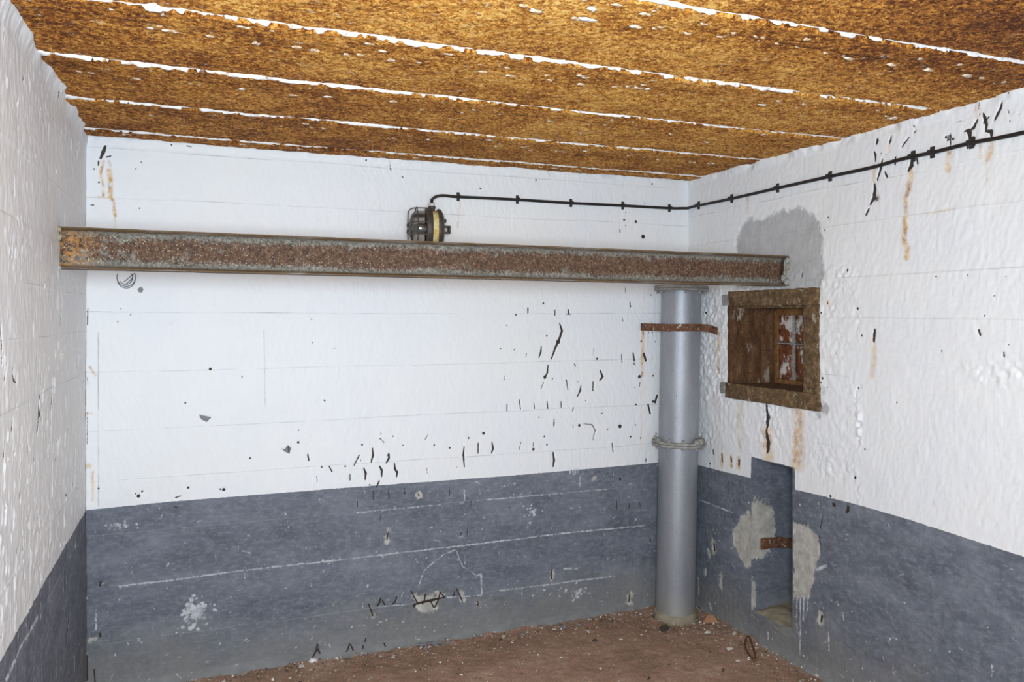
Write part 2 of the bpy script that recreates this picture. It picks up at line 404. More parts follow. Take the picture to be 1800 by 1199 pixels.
def board_disp(V, U, joints, seed):
    d = np.zeros(V.shape); rs = np.random.RandomState(seed)
    offs = rs.uniform(-.0016, .0016, len(joints)+1)
    d += offs[np.searchsorted(np.asarray(joints), V)]
    return d
def joint_field(F, joints, u0=None, u1=None, wob=.004, seed=3):
    for z in joints:
        w = F.win((F.us[0] if u0 is None else u0), (F.us[-1]+1 if u1 is None else u1), z-.03, z+.03)
        zz = z+wob*fbm(F.U[w], F.U[w]*0+z*9, 2.2, seed, 3)
        F.f['joint'][w] = np.minimum(F.f['joint'][w], np.abs(F.V[w]-zz)*1000)
def finish(F, joints, seed, rough=None):
    U, V = F.U, F.V
    d = board_disp(V, U, joints, seed)
    d += .0016*fbm(U, V, 7, seed+1, 3)+.0007*fbm(U*2.0, V, 38, seed+2, 2)
    j = F.f['joint']; d += .0016*np.clip(1-j/5, 0, 1)*(.4+.6*vnoise(U, V, 9, seed+5))
    d -= .0035*np.clip(.5-F.f['dark']/6, 0, 1)
    d -= .004*np.clip(.5-F.f['spall']/6, 0, 1)
    d -= .0030*np.clip(.5-F.f['bare']/16, 0, 1)
    d -= .0045*np.clip(.5-F.f['cement']/18, 0, 1)
    rip = np.clip(fbm(U, V, 2.3, seed+30, 2)*1.6, 0, 1); d += {11: .00035, 23: .00022, 37: 0}[seed]*np.sin((U*.92+V*.35+.022*fbm(U, V, 9, seed+31, 3))*2*np.pi/.026)*rip*(V > .8)
    if rough is not None: d += rough*(.0035*fbm(U, V, 55, seed+8, 2)+.003*np.maximum(0, fbm(U, V, 24, seed+9, 2)))
    return d

# ---- back wall
def zj(x, ys, ax, v): return sorted(float(on(x, y, ax, v)[2]) for y in ys)
JB = zj(600, [290, 368, 455, 550, 644, 737, 818, 902, 984, 1077], 1, 0)
us = merge(span(0, W, .0036)); vs = merge(span(0, H+.01, .0036))
FB = Field('back', us, vs)
FB.trace(600, 480, 2.855, D(
 (937,175,937,200,5),(1073,185,1073,212,4),(1140,185,1143,205,6),(1130,207,1155,207,3),(878,210,4),(1015,152,4),(1427,75,1427,98,3),(1450,145,1452,170,4),(1555,110,3),(1412,225,1416,242,3),
 (1098,252,1109,290,1098,325,1078,370,1055,432,5),(1090,345,9),(1005,368,1003,395,993,425,4),(930,405,928,420,3),(1033,315,4),(832,262,3),(870,385,3),(800,380,3),(1270,375,1265,410,2),
 (1408,408,1410,448,4),(1466,402,1472,440,6),(1470,455,3),(1520,405,1530,440,9),(1285,430,5),(1578,345,3),(1563,300,3),(1545,300,3),(1507,342,4),
 (1038,462,1035,500,1020,530,4),(1023,522,7),(1017,550,1003,580,3),(1060,530,3),(820,515,817,538,3),(1300,490,1312,520,1298,540,5),(1265,545,1263,590,5),(1130,535,1137,585,4),(1203,565,1200,590,1185,620,4),(1190,545,3),(1170,455,1175,468,4),(1497,520,7),(1500,548,1497,570,3),(1475,575,3),(1565,515,4),(1585,615,1575,650,8),(1540,660,1550,705,7),(1565,645,5),
 (832,660,832,692,4),(893,635,900,685,4),(968,655,969,682,4),(1034,645,1037,680,4),(1103,645,1104,675,4),(1165,675,1162,692,4),(1068,738,3),(1068,748,1068,768,5),(993,725,3),(1228,640,3),(1480,660,4),(1400,770,8),(1478,762,3),(1310,705,3),(1165,760,1165,775,3),(1195,765,6),(1210,755,1260,762,1275,790,1262,840,2.2),(1338,785,3),(1453,822,4),(1503,828,3),
 (715,805,6),(640,828,4),(437,810,422,835,3),(467,865,4),(545,878,4),(260,820,3),(195,830,215,850,4),(200,808,3),(105,862,4),(310,865,3),(20,970,4),
 (157,880,160,915,150,950,4.5),(240,905,240,930,225,955,4.5),(238,915,6),(90,915,65,965,5),(95,935,98,945,3),(617,870,613,915,618,975,4),(688,855,687,905,5),(757,850,763,880,755,905,4.5),(903,850,893,890,2.5),(965,850,965,870,3),(965,885,6),(1020,820,4),(1033,862,4),(1063,900,1068,940,1063,972,5),(1360,855,1364,898,4),(1530,930,1528,948,4),(1580,808,4),
 (43,1010,44,1040,4),(113,980,123,1005,120,1038,5),(193,970,203,990,203,1022,5),(267,955,270,985,281,1000,278,1025,4.5),(190,1045,178,1073,6),(430,980,432,1010,2.5),(142,1062,3),(580,975,2.5),
 (160,1095,163,1140,4),(238,1090,240,1135,4),(318,1080,320,1110,4),(388,1110,392,1120,5),(545,1080,543,1120,3),(1400,1035,6))
 + K('bare', (390,1115,16),(1270,1030,11)) + K('chalk', (617,1090,618,1140,610,1152,595,1152,2.5),(1145,985,1146,1005,2.5),(1160,988,1163,1015,2.5),(1172,985,1172,1010,2.5),(1185,985,1185,998,2.5),(1197,1020,1197,1070,1.8),(1140,985,1190,985,3))
 + RU((1515,290,1512,400,1508,520,6,1),(1505,520,1505,700,1505,880,3,.35),(1470,420,1472,460,5,.6)))
FB.trace(0, 480, 2.855, D(
 (605,180,3),(655,210,3),(1055,482,6),(1215,522,3),(930,653,4),(1255,930,4),(945,1078,5),(495,1082,4),(1615,975,4),(1545,910,1550,942,5),(1652,970,1667,998,5),(1590,1020,1592,1050,3),(1497,850,5),(1500,790,3),(680,1108,3),(695,1120,7),(713,1097,4),(880,1128,908,1120,4),(1123,1088,7),(1105,1085,4),(590,245,3),(1570,350,3),(1565,232,3),(1675,375,1685,380,3),(1630,640,4),(1447,870,1452,905,4),(440,180,438,260,4),(438,520,440,560,3),(439,700,438,860,3))
 + PO('spall', (997,710,1060,725,1038,748,1010,735),(1408,880,1430,885,1445,865,1462,880,1450,908,1435,900),(690,80,707,68,720,80,712,98,695,95))
 + K('joint', (1325,290,1328,480,1330,690,1),(493,300,495,1170,1))
 + RU((450,470,478,515,4,.9),(445,970,9,1),(465,995,465,1140,4,.9),(440,705,462,705,4,.8)))
# rust run above the left end of the beam
FB.trace(0, 0, 3, D((555,770,545,800,530,835,8),(520,850,518,870,6),(560,828,585,822,5),(495,890,4),(522,962,4),(475,1080,495,1082,4),(745,855,3),(715,890,3),(735,1098,3),(905,765,4),(985,770,1010,775,4))
 + RU((545,850,530,920,545,980,545,1030,5,1),(575,850,585,875,4,.8),(575,900,583,960,580,1040,9,1),(580,1040,600,1060,607,1140,6,1),(520,1037,580,1042,4,.7),(607,1140,606,1199,4,.4)))
FB.trace(600, 0, 3, D((730,995,738,995,4),(130,845,4),(320,930,325,935,5),(1027,950,4),(1640,970,4),(1600,1070,3),(260,890,4),(1500,1120,3),(1490,1160,4),(1553,1168,6),(255,850,262,900,3))
 + RU((625,1060,620,1130,612,1199,5,.35)))
FB.trace(860, 380, 3, D((812,108,9),(775,30,5),(715,20,3),(688,70,690,85,4),(720,50,3)))
FB.trace(600, 800, 3, D(
 (248,412,243,445,5),(634,410,632,425,3.5),(670,355,662,430,3),(1113,605,1110,655,5),(1525,738,1520,775,6),(1637,445,1635,462,4),(1452,240,1455,285,4),(1383,290,3),(1520,255,1520,280,4),(208,315,206,345,4),(85,245,85,275,3),(685,245,688,265,4),(890,278,3),(1575,250,1578,272,3),(1635,260,3),(400,785,470,770,520,757,6),(385,795,8))
 + K('bare', (250,405,242,455,12),(635,408,632,430,9),(1525,740,1520,778,14),(1637,440,1635,465,8),(1383,285,8),(630,730,642,772,11),(162,835,168,848,9),(1110,610,1108,660,7),(722,770,720,795,7))
 + PO('bare', (365,715,400,735,440,735,500,740,490,715,510,712,550,740,540,755,515,765,510,800,490,830,460,832,400,820,385,800,400,780,370,760))
 + K('chalk', (408,690,440,605,540,525,605,500,640,590,680,610,715,640,738,625,2.2),(738,625,741,728,4),(653,530,653,570,3.5),(1175,600,1245,602,3.5),(80,305,520,262,1.6),(720,240,1400,180,1.6),(0,553,330,512,640,478,1200,410,1600,372,3),(200,800,380,785,2),(560,752,740,740,2),(840,715,1440,640,2.2),(240,870,4),(55,907,4),(1095,215,5),(985,380,3)))
FB.trace(0, 800, 3, D((530,670,525,695,6),(525,945,530,960,8),(1675,1000,1655,1060,3),(1680,1005,1688,1048,3),(455,640,452,700,4),(457,1060,460,1190,6),(495,1130,500,1199,5),(920,275,935,278,5))
 + K('chalk', (630,692,900,660,1200,620,1500,585,1800,553,3),(930,935,5),(1110,915,4),(1160,995,4),(880,705,4),(455,757,4),(505,820,507,920,3),(880,590,890,570,3))
 + K('bare', (540,690,8),(495,975,14)))
rsn = np.random.RandomState(4)
def blotch(F, ox, oy, sc, cx, cy, rx, ry, n, r, key='chalk'):
    for _ in range(n):
        a = rsn.uniform(0, 6.28); q = abs(rsn.normal(0, .5)); x = cx+q*rx*math.cos(a); y = cy+q*ry*math.sin(a)
        F.trace(ox, oy, sc, K(key, (x, y, x+rsn.uniform(-8, 8), y+rsn.uniform(-5, 5), r*rsn.uniform(.5, 1.6))))
blotch(FB, 0, 800, 3, 1035, 830, 95, 110, 90, 6)
blotch(FB, 0, 800, 3, 620, 370, 90, 30, 26, 3)
blotch(FB, 600, 800, 3, 1010, 300, 90, 60, 22, 3)
blotch(FB, 600, 800, 3, 1230, 720, 160, 60, 30, 3)
for _ in range(420):   # small scuffs all over the grey band
    u = rsn.uniform(.02, W); v = rsn.uniform(.02, .73); a = rsn.normal(0, .5)+(1.57 if rsn.rand() < .4 else 0); L = rsn.exponential(.009)
    FB.pl('chalk', [(u, v), (u+L*math.cos(a), v+L*math.sin(a))], rsn.uniform(.2, 1.6), None, .01)
joint_field(FB, JB)
lineB = [(on(x, y, 1, 0)[0], on(x, y, 1, 0)[2]) for x, y in ((152,897),(180,894),(300,882),(600,858),(900,836),(1160,813))]
zl = np.interp(FB.U, [p[0] for p in lineB], [p[1] for p in lineB])
FB.f['wain'] = (FB.V-zl)*1000
dB = finish(FB, JB, 11)
dB += .010*np.clip((FB.V-(H-.03))/.03, 0, 1)*(.6+.8*fbm(FB.U, FB.V, 18, 61, 3))
dB += .018*np.clip(1-FB.V/.05, 0, 1)**2*(.7+.6*fbm(FB.U, FB.V, 12, 62, 2))
co = np.stack([FB.U, -dB, FB.V], -1)
wall_back = tag(link('wall_back', grid_mesh('wall_back', co, FB.f), M_wall), kind='structure')
wall_back['label'] = 'white board-marked concrete wall with grey lower band behind the beam'

# ---- right wall, with an embrasure opening and a floor niche
WY0, WY1, WZ0, WZ1 = -.85, -.345, 1.17, 1.545      # embrasure opening
NY0, NY1, NZ0, NZ1 = -.778, -.505, .133, .838        # niche
JR = zj(1600, [303, 379, 481, 560, 637], 0, W)
us = merge(span(YB, -2.3, .10), span(-2.3, 0, .0042), [WY0, WY1, NY0, NY1]); vs = merge(span(0, H+.01, .0042), [WZ0, WZ1, NZ0, NZ1])
FR = Field('right', us, vs)
FR.trace(1460, 140, 4.612, D(
 (375,480,380,495,370,525,7),(490,455,485,490,475,520,6),(690,410,670,435,5),(675,375,685,385,5),(635,465,600,510,578,543,4.5),(580,543,6),(350,580,362,610,360,665,6),(408,597,5),(443,605,5),(415,645,412,690,398,745,373,818,6),(440,750,455,790,9),(350,845,355,900,345,960,318,1010,9),(305,1050,285,1095,9),(525,630,520,685,9),(660,650,655,700,630,740,11),(690,620,705,680,9),(748,645,4),(810,550,825,600,5),(965,440,970,530,7),(930,465,9),(990,480,9),(945,490,8),(1105,410,1125,430,1130,500,11),(1085,420,1120,405,8),(1110,550,10),(1165,470,1165,530,10),(1190,325,1160,390,1135,405,8),(1205,190,1198,240,5),(1210,270,1205,290,5),(1235,275,1250,310,1262,370,1255,415,8),(1285,300,1235,355,6),(1255,415,1300,420,1300,460,10),(1393,180,1380,230,1345,300,1325,335,6),(1435,240,1450,280,4.5),(1520,275,1530,278,5),(1450,325,1460,345,4),(1480,265,4),(195,890,4),(990,605,5),(1460,110,6),(1015,345,1120,310,2.5))
 + K('cement', (365,960,20)) + K('spall', (365,965,14),(955,470,18),(1140,505,20))
 + RU((650,745,655,800,640,870,608,960,608,1060,615,1100,600,1150,610,1199,11,1),(640,800,620,850,640,900,9,.7),(965,570,960,640,950,730,13,.8),(1215,530,1220,630,8,.5),(1300,500,1300,590,1270,650,12,.8),(1265,680,1265,850,6,.35),(352,690,350,830,7,.7),(480,520,480,590,5,.4),(1180,230,1190,300,9,.5),(780,1090,1000,1050,6,.3)))
FR.trace(1400, 400, 2, D((275,360,272,400,5),(640,360,645,378,4),(728,440,728,455,3),(180,150,4),(735,172,2.5),(205,880,5),(182,985,175,1000,6),(118,945,4),(215,565,3),(240,780,3),(660,310,2.5),(490,172,3),(600,168,2.5),(695,240,2.5),(745,412,2.5),(510,435,3),(215,285,4),(230,380,3),(90,530,4),(85,545,3),(352,615,2.5),(130,975,6))
 + RU((382,0,375,40,388,70,385,105,6,1),(270,400,275,460,265,520,6,.6),(110,265,7,1),(10,510,10,830,13,.75)))
FR.trace(1220, 340, 2.855, D((362,1060,370,1120,366,1199,6),(60,600,5),(105,565,5),(175,525,3),(670,120,4),(650,185,4),(540,395,535,420,3),(575,338,3),(670,550,4),(640,600,4),(665,975,3))
 + RU((125,700,123,800,125,900,5,.8),(100,1010,100,1060,5,.6),(240,1060,225,1180,14,.35),(665,550,7,.8),(270,20,268,90,8,.35))
 + PO('cement', (205,480,208,230,225,180,270,122,330,132,420,88,520,66,580,92,622,145,642,235,642,330,652,400,632,470,632,480,480,490))
 + K('cement', (645,1080,25),(620,1110,18),(640,990,14)))
FR.trace(1200, 760, 2.73, D((405,0,410,60,405,95,8),(188,105,190,140,5),(230,120,233,140,5),(268,135,268,155,7),(145,85,147,105,4),(130,150,4),(147,535,150,565,6),(663,882,660,908,6),(670,400,660,460,3),(655,500,655,540,4),(520,600,525,640,3),(790,355,795,378,6),(725,345,730,355,4))
 + K('bare', (145,530,150,575,11),(185,695,182,735,9),(125,565,130,600,6),(112,665,110,680,6),(663,880,660,912,10))
 + K('chalk', (548,790,545,930,560,1000,2),(565,800,562,1060,2.2),(582,790,578,900,2.6),(604,780,596,860,2),(700,960,702,1050,2),(770,880,772,900,2.5),(745,830,4),(640,660,690,640,4),(80,325,240,385,1.6),(410,960,412,990,3),(130,820,140,850,3),(75,700,78,780,3))
 + PO('bare', (240,455,275,402,320,382,334,420,334,650,305,655,270,605,242,525),(528,430,600,450,645,490,662,560,640,680,605,800,528,800))
 + RU((408,0,410,110,17,.9),(555,0,548,70,545,150,18,.8),(188,110,190,160,6,1),(232,115,234,160,6,1),(268,130,268,165,8,1),(275,0,273,80,9,.4)))
for _ in range(420):
    u = rsn.uniform(-2.2, 0); v = rsn.uniform(.02, .73); a = rsn.normal(-.35, .5)+(1.57 if rsn.rand() < .45 else 0); L = rsn.exponential(.011)
    FR.pl('chalk', [(u, v), (u+L*math.cos(a), v+L*math.sin(a))], rsn.uniform(.2, 1.7), None, .01)
joint_field(FR, JR[2:], -1.02, 0); joint_field(FR, JR[1:], -2.3, -1.02); joint_field(FR, [float(on(1480, 662, 0, W)[2]), float(on(1460, 782, 0, W)[2])], -1.1, -.9)
lineR = [(on(x, y, 0, W)[1], on(x, y, 0, W)[2]) for x, y in ((1800,979),(1600,914),(1500,885),(1400,861),(1321,841),(1240,821))]
zl = np.interp(FR.U, [p[0] for p in lineR], [p[1] for p in lineR])
zl = np.where((FR.U > NY0-.012) & (FR.U < NY1+.004), NZ1+.004, zl)
FR.f['wain'] = (FR.V-zl)*1000
U, V = FR.U, FR.V
rough = np.clip((U+1.16)/.03, 0, 1)*np.clip((V-.80)/.1, 0, 1)*np.clip((1.75-V)/.1, 0, 1)*(.35+.9*np.clip(fbm(U, V, 6, 5, 3)+.2, 0, 1))
rough += 3.0*np.exp(-((U+1.145)/.012)**2)*np.clip((V-.76)/.05, 0, 1)*np.clip((1.62-V)/.05, 0, 1)*np.clip(.4+fbm(U, V, 20, 6, 2), 0, 1)
rough += .9*np.exp(-((U+1.75)/.16)**2-((V-1.31)/.05)**2)
rough = np.maximum(rough*1.05, .08)
dR = finish(FR, JR, 23, rough)
dR -= .004*np.clip((U+1.145)/.004, 0, 1)*(V < 1.62)*(V > .72)*0
dR += .012*np.clip((V-(H-.035))/.035, 0, 1)*(.5+.9*fbm(U, V, 16, 71, 3))
dR += .018*np.clip(1-V/.05, 0, 1)**2*(.7+.6*fbm(U, V, 12, 72, 2))
uc = (us[:-1]+us[1:])/2; vc = (vs[:-1]+vs[1:])/2; UC, VC = np.meshgrid(uc, vc)
keep = ~(((UC > WY0) & (UC < WY1) & (VC > WZ0) & (VC < WZ1)) | ((UC > NY0) & (UC < NY1) & (VC > NZ0) & (VC < NZ1)))
co = np.stack([W-dR, U, V], -1)
wall_right = tag(link('wall_right', grid_mesh('wall_right', co, FR.f, keep, True), M_wall), kind='structure')
wall_right['label'] = 'white concrete wall with grey lower band, embrasure and niche'

# niche lining: far reveal, near reveal, back, soffit (same paint); ledge of rough mortar
def lining(name, u, v, fn, attrs, mat, parent):
    U, V = np.meshgrid(u, v); co = fn(U, V); return link(name, grid_mesh(name, co, attrs(U, V)), mat, parent)
def niche_attrs(kind):
    def f(U, V):
        a = {k: np.full(U.shape, 40.) for k in ('dark', 'bare', 'cement', 'chalk', 'spall', 'joint')}
        a['rust'] = np.zeros(U.shape); a['wain'] = np.full(U.shape, -40.)
        if kind == 'far':   # bare plaster patch around the flat bar
            a['bare'] = (np.hypot((U-.035)/1.0, (V-.50)/1.35)-.105)*1000
            a['bare'] = np.minimum(a['bare'], (np.hypot((U-.0)/.5, (V-.20)/1.4)-.06)*1000)
        return a
    return f
ND = .40
fr = lambda U, V, s: .002*fbm(U*1.0+s, V, 14, 31, 3)
lining('niche_reveal', span(0, ND, .006), span(NZ0-.02, NZ1, .006), lambda U, V: np.stack([W+U-.002, NY1+.012*np.clip(1-U/.02, 0, 1)*0+fr(U, V, 0), V], -1), niche_attrs('far'), M_wall, wall_right)
lining('niche_reveal', span(0, ND, .02), span(NZ0-.02, NZ1, .02), lambda U, V: np.stack([W+U-.002, NY0+0*U, V], -1), niche_attrs('near'), M_wall, wall_right)
lining('niche_back', span(NY0, NY1, .02), span(NZ0-.02, NZ1, .02), lambda U, V: np.stack([W+ND+0*U, U, V], -1), niche_attrs('b'), M_wall, wall_right)
lining('niche_soffit', span(NY0, NY1, .02), span(0, ND, .02), lambda U, V: np.stack([W+V, U, NZ1+0*U], -1), niche_attrs('b'), M_wall, wall_right)
U_, V_ = np.meshgrid(span(NY0-.004, NY1+.004, .008), span(-.004, ND, .008))
zz = NZ0-.012+.02*np.clip(V_/.12, 0, 1)+.009*fbm(U_, V_, 16, 81, 3)-.012*np.clip(1-V_/.02, 0, 1)
link('niche_ledge', grid_mesh('niche_ledge', np.stack([W+V_, U_, zz], -1)), M_grate, wall_right)

# ---- left wall
JL = zj(67, [297, 413, 500], 0, 0) if False else sorted([float(on(67,297,0,0)[2]), float(on(70,407,0,0)[2]), float(on(60,501,0,0)[2]), float(on(125,585,0,0)[2]), float(on(130,663,0,0)[2]), float(on(100,905,0,0)[2]), float(on(50,1120,0,0)[2])])
us = merge(span(YB, -1.75, .10), span(-1.75, 0, .0045)); vs = merge(span(0, H+.01, .0055))
FL = Field('left', us, vs)
FL.trace(0, 400, 2.4, D((85,80,85,120,1.5),(110,92,110,130,1.5),(157,105,157,130,1.5),(218,75,218,95,2.5),(260,290,258,340,255,410,3),(172,620,175,650,3),(228,660,222,750,215,880,2.2),(170,680,165,800,160,880,2.6),(180,760,178,820,3),(283,735,283,790,2),(330,800,328,840,2),(293,825,292,865,2),(210,910,208,945,2),(228,905,226,950,2),(245,880,243,930,2),(115,860,118,960,2.6),(140,870,138,910,2),(25,590,20,640,18,660,2),(55,590,58,640,70,655,2),(5,415,8,520,3),(65,925,60,960,2),(280,1100,278,1130,2.6),(310,1080,305,1110,2),(330,1080,327,1120,2.4),(170,1112,2.4),(240,960,238,985,1.6),(170,250,170,285,1.8),(210,255,208,285,1.8),(325,290,325,310,2),(148,960,147,990,2),(125,1000,123,1030,2),(55,830,50,880,2),(88,1000,85,1050,2),(265,880,263,905,1.6),(320,1000,318,1030,2),(235,1065,235,1085,2)))
FL.trace(0, 0, 3, D((20,200,18,300,2),(55,270,57,350,2),(125,410,120,430,5),(237,520,237,570,2),(215,410,217,430,2.5),(210,575,3),(345,680,343,730,4),(310,790,2),(290,480,300,520,2.5),(410,1010,405,1080,2),(250,600,250,610,2)))
FL.trace(0, 800, 3, D((365,840,350,950,345,1030,4),(395,510,396,520,3),(458,645,440,750,3),(80,790,82,815,2.5),(145,650,147,665,2.5),(210,850,3),(175,1010,178,1030,2.5))
 + K('chalk', (400,450,395,490,2),(330,590,330,720,2),(265,650,262,700,1.6),(200,850,110,1010,30,1190,2.2),(215,780,210,860,1.8),(350,640,348,680,1.8),(390,1050,392,1140,1.8),(100,940,98,980,2),(320,1130,3)))
for _ in range(260):
    u = rsn.uniform(-1.5, 0); v = rsn.uniform(.02, .73); L = rsn.exponential(.012); a = 1.57+rsn.normal(0, .4)
    FL.pl('chalk', [(u, v), (u+L*math.cos(a), v+L*math.sin(a))], rsn.uniform(.3, 2.2), None, .01)
for _ in range(150):
    u = rsn.uniform(-1.5, -.02); v = rsn.uniform(.75, 1.45) if rsn.rand() < .75 else rsn.uniform(1.4, 2.1); L = rsn.exponential(.012)
    FL.pl('dark', [(u, v), (u+.1*L, v+L)], rsn.uniform(1.2, 3.6), None, .01)
FL.f['ridge'] = np.full(FL.U.shape, 40.)
for _ in range(230):
    u = rsn.uniform(-1.5, -.02); v = rsn.uniform(.75, 1.4) if rsn.rand() < .8 else rsn.uniform(1.4, 2.15); L = rsn.exponential(.022)
    FL.pl('ridge', [(u, v), (u+rsn.normal(0, .004), v+L)], rsn.uniform(.5, 4.5), None, .012)
joint_field(FL, JL)
lineL = [(on(x, y, 0, 0)[1], on(x, y, 0, 0)[2]) for x, y in ((1,1163),(50,1075),(100,985),(152,897))]
FL.f['wain'] = (FL.V-np.interp(FL.U, [p[0] for p in lineL], [p[1] for p in lineL]))*1000
U, V = FL.U, FL.V
rl = .22*np.clip(fbm(U, V, 3, 9, 3)+.2, 0, 1)+.05
dL = finish(FL, JL, 37, rl)
dL += .0035*np.clip(.5-FL.f.pop('ridge')/6, 0, 1)
dL += .0005*np.maximum(0, fbm(U*2.5, V, 10, 91, 3))**2*4*np.clip((1.5-V)/.2, .25, 1)
dL += np.clip((V-(H-.06))/.06, 0, 1)**2*(.016+.010*fbm(U, V, 9, 95, 2))
co = np.stack([dL, U, V], -1)
wall_left = tag(link('wall_left', grid_mesh('wall_left', co, FL.f), M_wall), kind='structure')
wall_left['label'] = 'white concrete wall with grey lower band at the left'
# ---- rear wall closes the room behind the photographer
us = span(0, W, .1); vs = merge(span(0, H, .05)); U, V = np.meshgrid(us, vs)
at = {k: np.full(U.shape, 40.) for k in ('dark', 'bare', 'cement', 'chalk', 'spall', 'joint')}; at['rust'] = 0*U; at['wain'] = (V-.745)*1000
tag(link('wall_rear', grid_mesh('wall_rear', np.stack([U, YB+0*U, V], -1), at, None, True), M_wall), kind='structure')

# ------------------------------------------------------------------ floor
us = merge(span(YB, -1.6, .08), span(-1.6, .02, .008)); xs = merge(span(-.02, W+.02, .008))
X, Y = np.meshgrid(xs, us)
Z = .004*fbm(X, Y, 6, 41, 3)+.0025*fbm(X, Y, 40, 42, 2)
edge = np.exp(-np.minimum(np.minimum(-Y, W-X), X)/.05); Z += edge*(.009+.006*fbm(X, Y, 14, 43, 3))-.004
floor = tag(link('floor', grid_mesh('floor', np.stack([X, Y, Z], -1)), M_floor), kind='structure'); floor['label'] = 'brown dirt-covered floor'

# ------------------------------------------------------------------ ceiling: steel plates between the flanges of buried beams
ceiling = tag(empty('ceiling', (0, 0, 0)), 'rusted steel plate ceiling with white mortar seams', kind='structure')
SE = [-.123-.462*i for i in range(11)]; FLW = .112
def bow(x): return -.016*(x/1.395-1)**2
def plate(name, y0, y1, zoff, seed, cell=.012):
    fine = y1 > -2.6
    xs = span(-.01, W+.01, cell if fine else .1); ys = span(y0, y1, cell if fine else .06)
    X, T = np.meshgrid(xs, ys); Yc = T+bow(X)
    Z = H+zoff+.0022*fbm(X, T, 5, seed, 3)+.0022*fbm(X, T, 45, seed+3, 2)
    if name == 'flange_strip': Z[0, :] += .014      # rolled lip closing the joint
    e = np.minimum(T-y0, y1-T); Z += .0015*np.clip(1-e/.008, 0, 1)
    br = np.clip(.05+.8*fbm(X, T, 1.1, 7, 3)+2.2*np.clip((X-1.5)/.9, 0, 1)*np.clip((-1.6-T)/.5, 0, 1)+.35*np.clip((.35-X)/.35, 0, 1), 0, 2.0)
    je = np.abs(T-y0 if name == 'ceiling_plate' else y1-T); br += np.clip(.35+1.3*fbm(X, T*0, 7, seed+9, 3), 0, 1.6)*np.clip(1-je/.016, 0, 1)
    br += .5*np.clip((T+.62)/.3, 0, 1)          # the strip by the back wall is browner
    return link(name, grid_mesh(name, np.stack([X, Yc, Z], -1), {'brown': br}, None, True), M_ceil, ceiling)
for i, s in enumerate(SE):
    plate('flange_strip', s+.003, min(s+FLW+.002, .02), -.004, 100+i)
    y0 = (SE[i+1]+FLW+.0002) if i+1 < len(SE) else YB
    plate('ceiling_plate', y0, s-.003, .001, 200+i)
# solid slab above so no light leaks through the joints
box('slab', (-.1, YB-.1, H+.03), (W+.1, .1, H+.08), M_fl, ceiling, 0)
def seam(y, seed, wfac, fade):
    # a bead of white mortar squeezed along the joint, thick on the left and broken towards the right
    n = 700; xs = np.linspace(0, W, n); bm = bmesh.new(); prev = None; z0 = xs*0
    t = np.clip((xs-.5)/2.2, 0, 1)
    w = .0050*wfac*(1+.55*fbm(xs, z0+seed, 4, seed, 3)+.6*fbm(xs, z0, 60, seed+1, 2))*(1-fade*t)
    w = w+.024*np.exp(-xs/.045)*wfac
    gap = fbm(xs, z0+3, 26, seed+7, 3)
    w = np.where(gap < -.62+.95*fade*t, w*.1, w); w = np.maximum(w, .0005)
    w1 = w*(1+.5*fbm(xs, z0+5, 90, seed+11, 2)); w2 = w*(1+.5*fbm(xs, z0+6, 80, seed+12, 2))
    hgt = (.0055+.003*fbm(xs, z0, 40, seed+2, 2))*wfac*(1-.7*fade*t)
    off = .0035*fbm(xs, z0+1, 12, seed+3, 3)
    for k in range(n):
        yc = y+bow(xs[k])+off[k]; zt = H+.008; zb = H+.003-(.005+hgt[k])*min(1, w[k]/(.0045*wfac*(1-fade*t[k])))
        ring = [bm.verts.new((xs[k], yc+(w1[k] if a < 0 else w2[k])*a, zt+(zb-zt)*b)) for a, b in ((-1.05, 0), (-1, .65), (-.5, .93), (.1, 1), (.6, .9), (1, .6), (1.05, 0))]
        if prev:
            for a in range(6): bm.faces.new((prev[a], prev[a+1], ring[a+1], ring[a]))
        prev = ring
    return link('mortar_seam', bm_mesh('mortar_seam', bm, True), M_seam, ceiling)
for i, s in enumerate(SE[:7]):
    seam(s, 300+i*5, [.45, .75, .85, 1.2, 1.1, 1, 1][i], [.75, .8, .75, .6, .75, .4, .4][i])
nodrng = random.Random(5)
def nodule(x, y, sz, seed):
    bm = bmesh.new(); rock_bm(bm, (0, 0, 0), (sz*nodrng.uniform(1.0, 2.4), sz*nodrng.uniform(.7, 1.2), sz*.45), seed, 2, .6)
    o = link('lime_nodule', bm_mesh('lime_nodule', bm, True), M_nod if nodrng.random() < .8 else M_seam, ceiling); o.location = (x, y, H-.010); return o
for k, (px, py, r) in enumerate([(943,12,11),(1033,27,12),(1040,8,13),(1012,25,9),(1120,40,12),(1135,17,10),(1150,12,7),(1208,52,8),(1237,35,7),(1493,97,9),(1567,108,7),(1633,117,9),(1688,107,7),(1700,127,8),(1418,62,8),(1618,97,7),(1765,138,7),
    (610,90,8),(687,99,10),(737,104,7),(850,120,7),(897,127,7),(967,135,8),(1022,127,7),(1022,143,6),(1080,147,7),(1163,161,5),(672,83,6),(1270,171,5),(1340,179,6),(1400,185,4),(1543,189,5),(1570,203,8),
    (813,193,5),(370,57,8),(300,47,10),(450,69,10),(553,82,9),(520,76,8),(238,132,6),(333,141,5),(425,151,6),(515,162,6),(742,188,4),(1180,231,5),(1345,232,4),(1063,215,4),(1243,246,4),(873,254,4),(932,260,4),(1105,270,4),(1157,277,4),(140,120,6),(160,122,5),(692,239,4),(990,263,3)]):
    P = on(px, py, 2, H); nodule(P[0], P[1], r*mmpx(P)/1000*.55, k)
for k in range(90):
    i = nodrng.randrange(5); x = nodrng.uniform(.05, W-.05); nodule(x, SE[i]+(FLW if i else .02)*nodrng.choice((.25, .7, .9, 1.0, 1.1))+bow(x), nodrng.uniform(.003, .007), 200+k)

